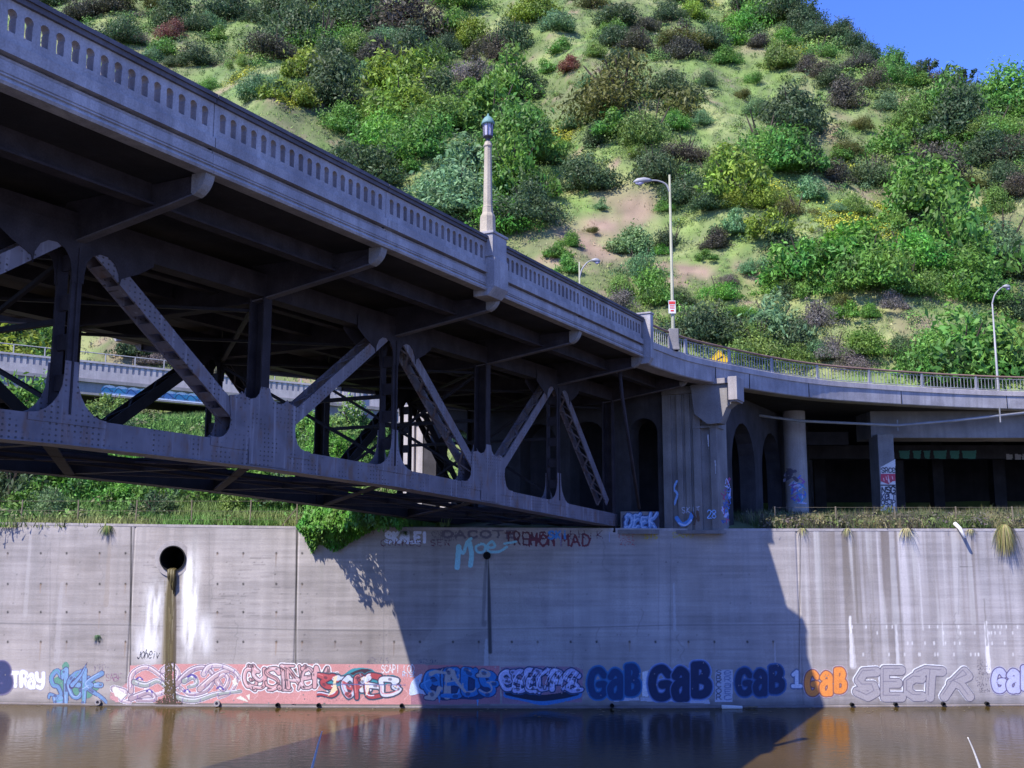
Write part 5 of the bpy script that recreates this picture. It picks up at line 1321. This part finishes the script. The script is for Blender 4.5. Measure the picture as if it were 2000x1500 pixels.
def shrub(u, v, w, t, kind=None, big=1.0, sq=None, y0=None, loc=None):
    if 560 < u < 1060 and v < 480: w *= 1.22
    elif v < 850 and u >= 1060: w *= 1.17
    """u, v: middle of its foot-to-centre in the photo, w: width in px"""
    if loc is None:
        h = w*.32; p = onhill(u, v+h*.9, *( (y0,) if y0 else () ))
        if p is None: return
        # crowded spots under the viaduct deck stay bare
        if p[1] < 80 and p[0]/p[1] > -.05: return
    else: p = loc
    half = w*p[1]/2000./2*1.58
    if kind is None: kind = 'L' if t in 'GBYS' and rv.random() < .5 else ('F' if t in 'OK' or rv.random() < .25 else 'B')
    if half < 1.1 and kind == 'B': kind = 's'
    me = rv.choice({'B': BIG, 's': SMALL, 'F': FINE, 'L': LEAFY}[kind])
    root = bpy.data.objects.new('shrub', None); COL.objects.link(root); root.location = (p[0], p[1], p[2]-.15*half)
    s = half*big; sz = s*(sq or rv.uniform(1.0, 1.4)); root.rotation_euler = (0, 0, rv.uniform(0, 6.28)); root.scale = (s, s, sz)
    o = bpy.data.objects.new('foliage', me); COL.objects.link(o); o.parent = root
    c = COLR[t]; k = rv.uniform(.92, 1.28); o.color = (c[0]*k*rv.uniform(.9, 1.12), c[1]*k, c[2]*k*rv.uniform(.9, 1.1), 1)
    if w > 60:
        q = bpy.data.objects.new('stem', rv.choice(stm)); COL.objects.link(q); q.parent = root
    PLANTS.append([root, u, v, w, t]); return root
LIST = """160,15,75,P 215,5,60,P 240,65,60,D 272,72,45,K 345,25,80,D 385,45,45,D 320,92,50,G 338,62,46,R 300,106,38,S 342,118,40,D 395,108,58,D 410,165,34,G 512,165,62,S 562,175,60,Y
540,85,90,P 450,14,80,D 412,45,46,S 500,30,50,D 425,70,40,G 470,120,36,N 535,8,80,D 578,60,90,D 610,28,50,Y 630,60,85,G 660,45,52,Y 700,20,105,D 800,32,110,P 722,48,52,D 645,108,60,D 600,130,62,Y 650,168,95,D 700,85,60,N
760,68,62,S 742,102,60,P 800,92,70,D 842,108,52,G 890,48,54,G 922,72,60,Y 872,92,42,D 916,132,88,K 962,95,64,P 1000,78,60,D 1045,14,68,Y 740,145,52,S 790,135,92,Y 852,170,70,D 992,158,82,G 1030,178,42,D 920,172,42,G 730,158,32,P
702,192,52,P 782,200,112,Y 872,215,92,N 962,218,110,G 1012,262,110,G 672,235,62,G 752,265,82,B 832,272,92,G 715,322,104,D 680,285,52,D 905,328,104,S 882,372,114,S 952,305,52,G 1002,342,92,G 1032,402,82,D 800,322,32,G 985,422,84,B 940,400,60,G
1090,40,50,S 1208,25,66,D 1262,48,36,P 1242,76,58,P 1305,24,46,D 1350,20,46,Y 1346,66,74,O 1388,80,46,D 1328,97,50,P 1452,38,84,B 1438,72,50,B 1485,80,36,P 1195,72,50,D 1205,65,40,G 1215,166,160,O 1312,165,72,D 1212,112,46,D 1380,155,36,D
1022,155,60,D 1115,125,32,R 1272,250,92,N 1202,245,60,G 1342,290,62,P 1490,268,112,G 1122,240,30,S 1140,340,84,D 1280,330,72,D 1382,322,62,N 1345,365,72,D 1388,392,50,D 1315,462,58,D 1400,470,42,P 1432,440,46,S 1150,446,24,O 1115,470,30,G
1090,490,36,G 1106,520,32,G 1275,568,66,G 1328,576,44,D 1212,580,52,K 1380,498,26,G 1366,632,96,D 1290,490,24,B 1420,540,30,K 1402,560,62,B 1250,520,66,S 1432,352,92,Y 1175,402,22,S 1210,560,40,N 1240,470,60,S
1542,300,88,G 1580,312,62,D 1660,285,48,O 1737,280,62,G 1790,264,62,G 1822,322,70,P 1702,330,76,D 1632,340,42,P 1582,372,46,S 1556,402,56,O 1480,372,82,Y 1512,432,72,Y 1525,470,52,D 1572,510,90,G 1802,372,116,G 1782,412,72,D 1832,422,50,G
1735,430,42,G 1890,352,44,O 1652,470,112,B 1692,522,112,G 1772,482,104,B 1772,542,82,G 1872,482,132,G 1890,540,112,G 1962,470,112,S 1972,512,72,D 1962,342,52,D 1992,362,52,P 1932,290,80,D 1982,285,62,P 1510,628,86,S 1482,664,96,N
1602,612,62,K 1662,605,42,G 1537,576,32,D 1592,560,46,G 1740,590,42,K 1882,682,150,G 1822,700,82,G 1670,702,52,K 1692,672,62,G 1632,680,52,K 1900,620,20,S 1975,700,54,G 1530,12,72,D 1560,45,52,D 1592,60,52,D 1475,28,70,G 1530,75,42,B
1522,115,52,N 1602,92,52,G 1577,127,36,P 1606,137,42,P 1632,152,44,D 1642,62,52,D 1662,77,52,D 1697,102,42,D 1672,117,52,P 1702,157,52,P 1737,142,62,G 1782,157,42,G 1652,192,56,P 1732,202,38,S 1552,218,104,D 1682,240,36,O 1802,212,84,N
1852,192,80,G 1872,232,92,D 1902,172,52,S 1842,160,52,P 1972,188,104,G 1942,242,72,G 1745,118,40,G 1785,140,40,D 1620,40,46,D 1580,28,46,D 1925,172,40,G 1990,160,50,D 1500,5,60,D 1460,-4,60,D
120,-8,60,D 290,-5,70,O 60,-20,60,N 620,-10,80,D 900,-10,70,G 1150,-6,60,O 1350,-10,60,D 1180,60,30,G 1420,110,40,G 1460,150,36,G 1480,210,40,S 1040,300,40,N 1060,360,46,N 1080,310,40,O 1100,280,34,G 1165,270,40,D 1240,290,46,N
1320,240,40,G 1370,230,40,S 1420,300,50,N 1300,400,30,G 1250,640,50,O 1330,620,46,N 1450,600,46,G 1470,520,46,S 1500,560,40,G 1540,560,34,N 1640,590,34,O 1700,615,30,G 1760,680,40,D 1560,660,70,D 1600,690,40,S 1560,700,46,N 1990,600,60,D
1935,570,60,G 1990,660,50,N 1910,420,40,G 1950,400,50,N 1670,400,40,N 1640,400,34,S 1860,300,44,G 1910,250,50,N 1765,230,40,N 1640,300,36,G 1440,180,30,O 1160,100,30,N 1095,90,34,G 1065,130,34,G 1150,160,30,S 1420,40,30,O"""
for e in LIST.split():
    a = e.split(','); shrub(float(a[0]), float(a[1]), float(a[2])*1.06, a[3], y0=79.)
# bank between the wall and the overpass, left of the bridge
BANK = """22,945,120,D 75,905,80,D 60,975,70,G 120,925,90,B 165,940,80,G 205,905,80,G 235,955,70,B 262,925,70,B 300,990,62,D 330,945,86,G 385,940,80,D 440,945,90,G 455,985,50,N 500,965,66,B 545,955,90,D 590,960,90,G
660,985,70,G 700,1000,60,B 100,985,60,S 350,900,60,G 15,890,80,N 500,930,70,G 140,895,60,G 15,690,140,Y 60,720,100,N 40,790,130,G 90,760,100,G 8,620,120,D 45,650,90,G 190,790,60,G 225,820,80,S 200,760,50,G 600,835,64,G 640,850,60,B 690,820,92,N
735,850,60,G 665,880,70,B 620,870,60,B 745,900,50,G 205,800,60,N 315,690,60,K 400,720,50,K 260,680,60,D"""
for e in BANK.split():
    a = e.split(','); shrub(float(a[0]), float(a[1]), float(a[2])*1.05, a[3], kind='L' if a[3] in 'GBNYD' else None, y0=50. if float(a[1]) > 855 or True else None)
# the leafy bush spilling over the wall, and the tufts rooted in it
def spill(u, v, w, hgt, t, drop, lab, n=2600, leaf=.10, seed=7, out=0):
    x, z = onwall(u, v); y = float(Yw(x)); r = np.random.RandomState(seed); mw = w*PX
    root = empty('overhanging_bush', (x, y+.5, float(ztop(x))), lab, 'bush')
    Vs = []; N = []
    for i in range(n):
        a = r.uniform(-1, 1); q = r.uniform(0, 1)
        top = (1-abs(a)**2.2)
        hz = r.uniform(-drop*(1-abs(a+.15))*1.1, hgt*top)
        if hz < 0: yy = y-r.uniform(.05, .20+.55*(1-abs(hz)/max(drop, .1)))*(1-abs(a)*.4)
        else: yy = y+r.uniform(-.75, 1.3)*top
        if out and i % 3 == 0:
            b_ = r.randint(22); tt_ = r.uniform(.2, 1); bx = -.44+.055*b_; yy = y-.1-out*tt_*(.55+.45*math.sin(b_*2.1)**2)+r.normal()*.07; hz = .25+.75*math.sin(tt_*2.6+.3)*(.6+.4*math.cos(b_*1.3))-.35*tt_+r.normal()*.09; a = bx*1.7+tt_*.25+r.normal()*.05
        Vs.append((x+a*mw/2*(1 if hz > 0 else .9), yy, float(ztop(x))+hz)); 
    P = np.array(Vs); nn = np.array([-.3, -.8, .6])+r.normal(size=P.shape)*.55; nn /= np.linalg.norm(nn, axis=1)[:, None]
    tt = np.array([.15, -.2, -1])+r.normal(size=P.shape)*.45; b = np.cross(nn, tt); b /= np.linalg.norm(b, axis=1)[:, None]; tt = np.cross(b, nn)
    s = leaf*r.uniform(.6, 1.4, len(P))[:, None]
    V = np.stack([P-tt*s, P-b*s*.4, P+tt*s*1.1, P+b*s*.4], 1).reshape(-1, 3)
    o = np_mesh('foliage', V, np.arange(len(V)).reshape(-1, 4), M_leaf, root); c = COLR[t]; o.color = (*c, 1)
    mb = MB()
    for i in range(7):
        a = (i-3)/3.5; mb.tube([(x+a*.3, y+.7, float(ztop(x))-.1), (x+a*mw*.3, y+.1, float(ztop(x))+hgt*.45), (x+a*mw*.42, y-.35, float(ztop(x))-drop*.3)], [.05, .03, .01], 5, False)
    mb.build('stem', M_bark, root); adopt(root)
spill(668, 1030, 176, 1.7, 'B', 1.0, 'bright leafy bush spilling over the wall top beside the bridge shadow', 8500, .10, 7, 2.0)
spill(618, 1035, 60, 1.0, 'B', 1.15, 'narrow leafy bush hanging down the wall beside the dark joint', 1100, .10, 8)
def tuft(u, v, w, h, droop, cols, n, name, lab, seed=1, onw=True, cat_='grass', y=None, zb=None):
    """fountain of blades rooted at a point"""
    r = np.random.RandomState(seed)
    if onw: x, z = onwall(u, v); y = float(Yw(x))-.01
    else: x = u; z = zb
    V = []; Fc = []; Cc = []
    for i in range(n):
        a = r.uniform(-math.pi, 0) if onw else r.uniform(0, 6.28); L = h*r.uniform(.5, 1.1); out = w*r.uniform(.2, 1); wd = r.uniform(.006, .014)*(1+h)
        c = np.array(cols[r.randint(len(cols))])*r.uniform(.7, 1.3); o = len(V)
        for k in range(5):
            t = k/4; px = x+math.cos(a)*out*t; py = y+math.sin(a)*out*t*(.7 if onw else 1); pz = z+L*t*(1-droop*t)
            ww = wd*(1-t*.85); V += [(px-ww*math.sin(a)-ww*.3, py+ww*math.cos(a), pz), (px+ww*math.sin(a)+ww*.3, py-ww*math.cos(a), pz)]; Cc += [c, c]
        Fc += [(o+2*k, o+2*k+1, o+2*k+3, o+2*k+2) for k in range(4)]
    o = np_mesh(name, np.array(V), np.array(Fc), M_blade, None, np.array(Cc)); return tag(o, lab, cat_)
GRN = [(.07, .14, .02), (.10, .18, .035), (.05, .10, .02)]; DRY = [(.42, .36, .18), (.34, .32, .12), (.20, .24, .06), (.48, .42, .26)]
tuft(210, 1030, .5, .55, 1.7, GRN+[(.3, .3, .1)], 150, 'weed_tuft', 'green weed tuft hanging over the wall top left of the big drain', 1)
tuft(190, 1243, .3, .42, 1.5, [(.07, .15, .06), (.10, .18, .09)], 80, 'weed_tuft', 'small dark weed growing out of the wall face above the graffiti', 2)
tuft(1962, 1028, .75, .85, 2.5, [(.26, .21, .08), (.20, .19, .06), (.13, .16, .04), (.30, .25, .13)], 420, 'grass_clump', 'golden drooping grass clump hanging over the wall near the right edge', 3)
tuft(1770, 1034, .6, .5, 2.0, DRY, 90, 'grass_clump', 'thin dry grass hanging over the wall top left of the broken pipe', 4)
tuft(1568, 1034, .4, .4, 1.9, DRY, 50, 'grass_clump', 'thin dry grass hanging over the wall top at the dark joint beyond the pier', 5)
tuft(1655, 1034, .4, .4, 1.9, DRY, 50, 'grass_clump', 'thin dry grass hanging over the wall between two fence posts', 6)
tuft(1895, 1036, .4, .4, 1.6, DRY, 60, 'grass_clump', 'sparse dry grass beside the broken white pipe', 7)
tuft(790, 1040, .5, .35, 1.6, GRN, 80, 'weed_tuft', 'green weeds over the wall top above the blocky pale letters', 8)

# ---- stuff: turf on the hill, dry grass strip on the wall top, mustard flowers
def blades(name, xs, ys, hs, cols, wid, seed, lab, k=3, flower=None):
    r = np.random.RandomState(seed); n = len(xs); z = height(xs, ys)
    P = np.repeat(np.stack([xs, ys, z], -1), k, 0); m = n*k; P[:, :2] += r.normal(size=(m, 2))*np.repeat(hs, k)[:, None]*.35
    H = np.repeat(hs, k)*r.uniform(.6, 1.2, m); lean = r.normal(size=(m, 2))*.35*H[:, None]
    a = r.uniform(0, math.pi, m); W = wid*H*r.uniform(.6, 1.3, m)
    dx = np.stack([np.cos(a)*W, np.sin(a)*W, np.zeros(m)], -1)
    tip = P+np.concatenate([lean, H[:, None]], 1); base = P-np.array([0, 0, .05])
    V = np.stack([base-dx, base+dx, tip], 1).reshape(-1, 3)
    c = np.repeat(cols, k, 0)*r.uniform(.75, 1.3, (m, 1)); C3 = np.repeat(c, 3, 0)
    o = np_mesh(name, V, np.arange(3*m).reshape(m, 3), M_blade, None, C3); o['kind'] = 'stuff'; o['label'] = lab; o['category'] = 'grass'; return o
rs = np.random.RandomState(17)
def field(n, a0, a1, y0, y1, pw=1.0):
    y = y0+(y1-y0)*rs.uniform(0, 1, n)**pw; a = rs.uniform(a0, a1, n); return a*y, y
x, y = field(110000, -.58, .60, 80, 262, 1.25)
ok = y < crest(x/y)+3; x, y = x[ok], y[ok]
g1 = fbm(x/9, y/7, 21); g2 = fbm(x/3, y/3, 33)
gc = np.array([.12, .185, .042]); dc = np.array([.27, .27, .12]); ec = np.array([.17, .26, .045])
C = gc+(dc-gc)*smoothstep(.46, .70, g1)[:, None]; C = C+(ec-C)*(smoothstep(.5, .65, g2)*.6)[:, None]
soilw = np.zeros(len(x))
for (u, v, rr, k) in SOIL:
    p = onhill(u, v)
    if p is not None: soilw = np.maximum(soilw, k*np.exp(-(((x-p[0])**2+(y-p[1])**2)/(rr*p[1]/2000.)**2)))
keep = rs.uniform(0, 1, len(x)) > soilw*1.0
dryw = soilw[keep][:, None]; C = C[keep]+(np.array([.26, .19, .12])-C[keep])*np.clip(dryw*1.5, 0, 1)
blades('hillside_grass', x[keep], y[keep], rs.uniform(.15, .42, keep.sum())*(.6+.5*fbm(x[keep]/5, y[keep]/5, 3)), C*1.25, .22, 1, 'patchy green and straw grass covering the steep hillside')
# low scrub clumps scattered in the grass
def scrub(name, x, y, s, cols, seed, lab, per=24, leaf=.15):
    r = np.random.RandomState(seed); n = len(x); z = height(x, y); m = n*per
    d = r.normal(size=(m, 3)); d /= np.linalg.norm(d, axis=1)[:, None]; S = np.repeat(s, per)[:, None]
    P = np.repeat(np.stack([x, y, z+s*.35], -1), per, 0)+d*S*np.array([1, 1, .62])*r.uniform(.4, 1, (m, 1))
    nn = d+r.normal(size=(m, 3))*.5+np.array([0, 0, .3]); nn /= np.linalg.norm(nn, axis=1)[:, None]
    t = np.cross(nn, r.normal(size=(m, 3))); t /= np.linalg.norm(t, axis=1)[:, None]; b = np.cross(nn, t); L = leaf*S*r.uniform(.7, 1.5, (m, 1))
    V = np.stack([P-t*L, P-b*L*.5, P+t*L, P+b*L*.5], 1).reshape(-1, 3)
    C = np.repeat(np.repeat(cols, per, 0)*r.uniform(.6, 1.35, (m, 1)), 4, 0)
    o = np_mesh(name, V, np.arange(4*m).reshape(m, 4), M_blade, None, C); o['kind'] = 'stuff'; o['label'] = lab; o['category'] = 'ground cover'; return o
THICK = [(600,40,90),(700,60,110),(820,100,110),(660,170,90),(860,210,120),(1000,240,90),(800,280,110),(920,350,120),(1010,400,90),(950,430,80),(1330,80,90),(1460,60,80),(1230,180,110),(1250,250,80),(1340,350,80),(1430,360,70),
 (1500,290,90),(1560,320,80),(1490,400,60),(1560,500,70),(1680,500,110),(1800,500,130),(1900,500,130),(1800,390,90),(1950,480,90),(1720,310,90),(1850,320,80),(1620,90,70),(1700,140,80),(1800,190,110),(1900,220,100),(1980,210,90),(1980,320,80),
 (1370,630,80),(1480,660,110),(1860,690,110),(1700,690,60),(540,100,80),(400,80,80),(250,50,90),(1160,330,60)]
x, y = field(64000, -.58, .60, 80, 262, 1.2); ok = (y < crest(x/y)+2); x, y = x[ok], y[ok]
thw = np.zeros(len(x))
for (u, v, rr) in THICK:
    p = onhill(u, v+6, 79.)
    if p is not None: thw = np.maximum(thw, np.exp(-(((x-p[0])/(rr*p[1]/2300.))**2+((y-p[1])/(rr*p[1]/2000.))**2)))
pr_ = .36+.64*thw+.9*(fbm(x/6, y/6, 77)-.5)
ok = rs.uniform(0, 1, len(x)) < pr_; x, y, thw = x[ok], y[ok], thw[ok]
pal = np.array([(.085, .19, .032), (.06, .11, .032), (.11, .22, .04), (.12, .16, .045), (.11, .21, .036), (.16, .25, .04), (.10, .17, .065), (.16, .15, .10)])
gsoil = np.zeros(len(x))
for (u, v, rr, k) in SOIL:
    p = onhill(u, v)
    if p is not None: gsoil = np.maximum(gsoil, k*np.exp(-(((x-p[0])**2+(y-p[1])**2)/(rr*p[1]/2000.)**2)))
ok = gsoil < .35; x, y, thw = x[ok], y[ok], thw[ok]
scrub('low_scrub', x, y, rs.uniform(.22, .85, len(x))**1.2*(y/140)*(.8+.7*thw), pal[((fbm(x/5, y/5, 93)*1.6-.3)*8+rs.normal(size=len(x))*1.3).astype(int) % 8], 2, 'low mixed scrub between the larger bushes on the hillside')
# brush: the continuous thickets between the shrubs one can tell apart
x, y = field(9000, -.58, .60, 80, 250, 1.2); ok = (y < crest(x/y)+1); x, y = x[ok], y[ok]
thw = np.zeros(len(x)); sw = np.zeros(len(x))
for (u, v, rr) in THICK:
    p = onhill(u, v+6, 79.)
    if p is not None: thw = np.maximum(thw, np.exp(-(((x-p[0])/(rr*p[1]/2300.))**2+((y-p[1])/(rr*p[1]/2000.))**2)))
for (u, v, rr, k) in SOIL:
    p = onhill(u, v)
    if p is not None: sw = np.maximum(sw, k*np.exp(-(((x-p[0])**2+(y-p[1])**2)/(rr*p[1]/2000.)**2)))
ok = (rs.uniform(0, 1, len(x)) < .035+.50*thw+.22*(fbm(x/5, y/5, 71) > .56)) & (sw < .3); x, y, thw = x[ok], y[ok], thw[ok]
bp = np.array([(.08, .18, .03), (.055, .10, .034), (.10, .23, .034), (.13, .20, .04), (.07, .14, .04), (.17, .26, .04), (.09, .17, .07), (.08, .07, .05)])
scrub('hillside_brush', x, y, rs.uniform(.7, 1.9, len(x))*(y/140)*(.8+.4*thw), bp[((fbm(x/7, y/7, 95)*1.8-.4)*8+rs.normal(size=len(x))*1.2).astype(int) % 8], 12, 'continuous thicket of mixed green brush in the folds of the hillside', 190, .085)
MUST = [(1680,450,50),(1650,455,40),(1720,445,30),(1560,100,34),(1500,380,30),(1750,300,20),(1870,300,28),(1835,345,16),(1100,270,26),(1655,330,22),(480,100,22),(470,150,24),(1380,8,24),(1000,540,20),(1430,330,30),(1860,440,20),(1930,440,16),(560,200,20),(1725,410,14)]
fx, fy = [], []
for u, v, w_ in MUST:
    p = onhill(u, v, 79.)
    if p is None: continue
    k = int(w_*9); r = w_*p[1]/2000.; fx += list(p[0]+rs.normal(size=k)*r*.6); fy += list(p[1]+rs.normal(size=k)*r*.8)
fx, fy = np.array(fx), np.array(fy)
scrub('mustard_flowers', fx, fy, np.full(len(fx), .5), np.tile(np.array([[.36, .38, .03]]), (len(fx), 1)), 3, 'patches of yellow mustard flowers on the hillside', 7, .26)
# bank left of the bridge: tall green grass
x = rs.uniform(-34, -3, 60000); y = rs.uniform(47.4, 72, 60000); ok = x/y < -.055; x, y = x[ok], y[ok]
g = smoothstep(.42, .6, fbm(x/3, y/2, 5)); C = np.array([.085, .20, .03])+(np.array([.19, .22, .065])-np.array([.085, .20, .03]))*(g*(1-smoothstep(48, 54, y)*.6))[:, None]
blades('bank_grass', x, y, rs.uniform(.18, .5, len(x)), C, .07, 4, 'tall green grass on the bank above the wall left of the bridge', 4)
x = rs.uniform(-30, -4, 900); y = rs.uniform(48.3, 71, 900); ok = (x/y < -.06) & (fbm(x/3, y/3, 66) > .42); x, y = x[ok], y[ok]
scrub('bank_scrub', x, y, rs.uniform(.3, .85, len(x)), np.array([(.07, .16, .025), (.09, .20, .03), (.05, .10, .025), (.11, .19, .035), (.12, .13, .05)])[(fbm(x/2, y/2, 67)*9).astype(int) % 5], 8, 'leafy green scrub on the bank above the wall', 46, .13)
# dry strip right
x = rs.uniform(11.2, 30, 17000); y = Yw(x)+.35+rs.uniform(0, 1, 17000)**1.3*6.5; C = np.array(DRY[:3]+GRN+[(.12,.10,.08), (.10,.14,.05)])[(fbm(x/.9, y/.9, 88)*14).astype(int) % 8]*.6
blades('dry_grass_strip', x, y, rs.uniform(.2, .62, len(x))*(.2+1.3*fbm(x/1.0, y/1.0, 8)), C, .028, 5, 'dry straw and green weeds along the wall top right of the pier', 4)
x = rs.uniform(11.5, 28, 420); y = Yw(x)+.5+rs.uniform(0, 1, 420)**2*4
scrub('wall_top_weeds', x, y, rs.uniform(.25, .6, 420), np.array([(.09, .085, .06), (.10, .14, .035), (.08, .06, .06), (.14, .13, .06)])[rs.randint(0, 4, 420)], 6, 'low brown weeds in the dry grass strip', 40, .13)

# small slim trees on the ridge line
def slim_tree(u, v, h, t, lab, seed):
    p = onhill(u, v, 79.)
    if p is None:
        return
    r = random.Random(seed); root = empty('young_tree', (p[0], p[1], p[2]-.2), lab, 'tree'); mb = MB(); pts = []
    mb.tube([(p[0], p[1], p[2]-.2), (p[0]+.2, p[1], p[2]+h*.5), (p[0]+.1, p[1], p[2]+h)], [.14, .09, .03], 6)
    for i in range(8):
        a = r.uniform(0, 6.28); z0 = p[2]+h*r.uniform(.35, .85); L = h*r.uniform(.2, .4); e = (p[0]+math.cos(a)*L, p[1]+math.sin(a)*L, z0+L*.6); mb.tube([(p[0]+.12, p[1], z0), e], [.05, .015], 5); pts.append(e)
    mb.build('trunk', M_bark, root); pts.append((p[0]+.1, p[1], p[2]+h)); rg = np.random.RandomState(seed); V = []
    for e in pts:
        n = 46; P = np.array(e)+rg.normal(size=(n, 3))*h*.055; a = rg.normal(size=(n, 3)); a /= np.linalg.norm(a, axis=1)[:, None]; b = np.cross(a, rg.normal(size=(n, 3))); b /= np.linalg.norm(b, axis=1)[:, None]
        V.append(np.stack([P-a*.28, P-b*.12, P+a*.28, P+b*.12], 1).reshape(-1, 3))
    V = np.concatenate(V); o = np_mesh('crown', V, np.arange(len(V)).reshape(-1, 4), M_leaf, root); o.color = (*COLR[t], 1); adopt(root)
slim_tree(1815, 172, 4.6, 'D', 'slim open-crowned tree standing highest on the ridge against the sky', 3)
slim_tree(1886, 182, 3.6, 'D', 'small slim tree on the ridge beside the saddle in the skyline', 5)

# labels for the shrubs: colour, size and where they grow, made unique
def region(u, v):
    if v > 850: return 'on the bank above the wall'
    if u < 780 and v > 590: return 'behind the truss by the overpass'
    rx = ['above the left balustrade', 'upslope of the middle balustrade', 'left of the lamp post', 'between lamp post and tall light pole',
          'right of the tall light pole', 'above the middle ramp railing', 'above the right-hand light pole']
    i = int(np.searchsorted([300, 600, 960, 1300, 1520, 1780], u)); j = 'high uphill ' if v < 130 else ('halfway uphill ' if v < 380 else 'low downhill ')
    return j+rx[i]
groups = {}
for P in PLANTS: groups.setdefault((WORD[P[4]], region(P[1], P[2])), []).append(P)
ORD = ['first', 'second', 'third', 'fourth', 'fifth', 'sixth', 'seventh', 'eighth', 'ninth', 'tenth', 'eleventh', 'twelfth', 'thirteenth', 'fourteenth']
for (wd, rg_), L in groups.items():
    L.sort(key=lambda p: p[1])
    for i, P in enumerate(L):
        root = P[0]; size = 'large' if P[3] > 85 else ('small' if P[3] < 45 else 'rounded')
        if len(L) == 1: s_ = f'{size} {wd} shrub {rg_}'
        elif len(L) == 2: s_ = f"{['left', 'right'][i]} of two {wd} shrubs {rg_}, {size}"
        else: s_ = f'{size} {wd} shrub {rg_}, {ORD[i]} from left'
        root['label'] = s_; root['category'] = 'shrub'; root['group'] = 'shrubs on the hillside' if P[2] < 850 and not (P[1] < 780 and P[2] > 590) else 'shrubs on the bank'
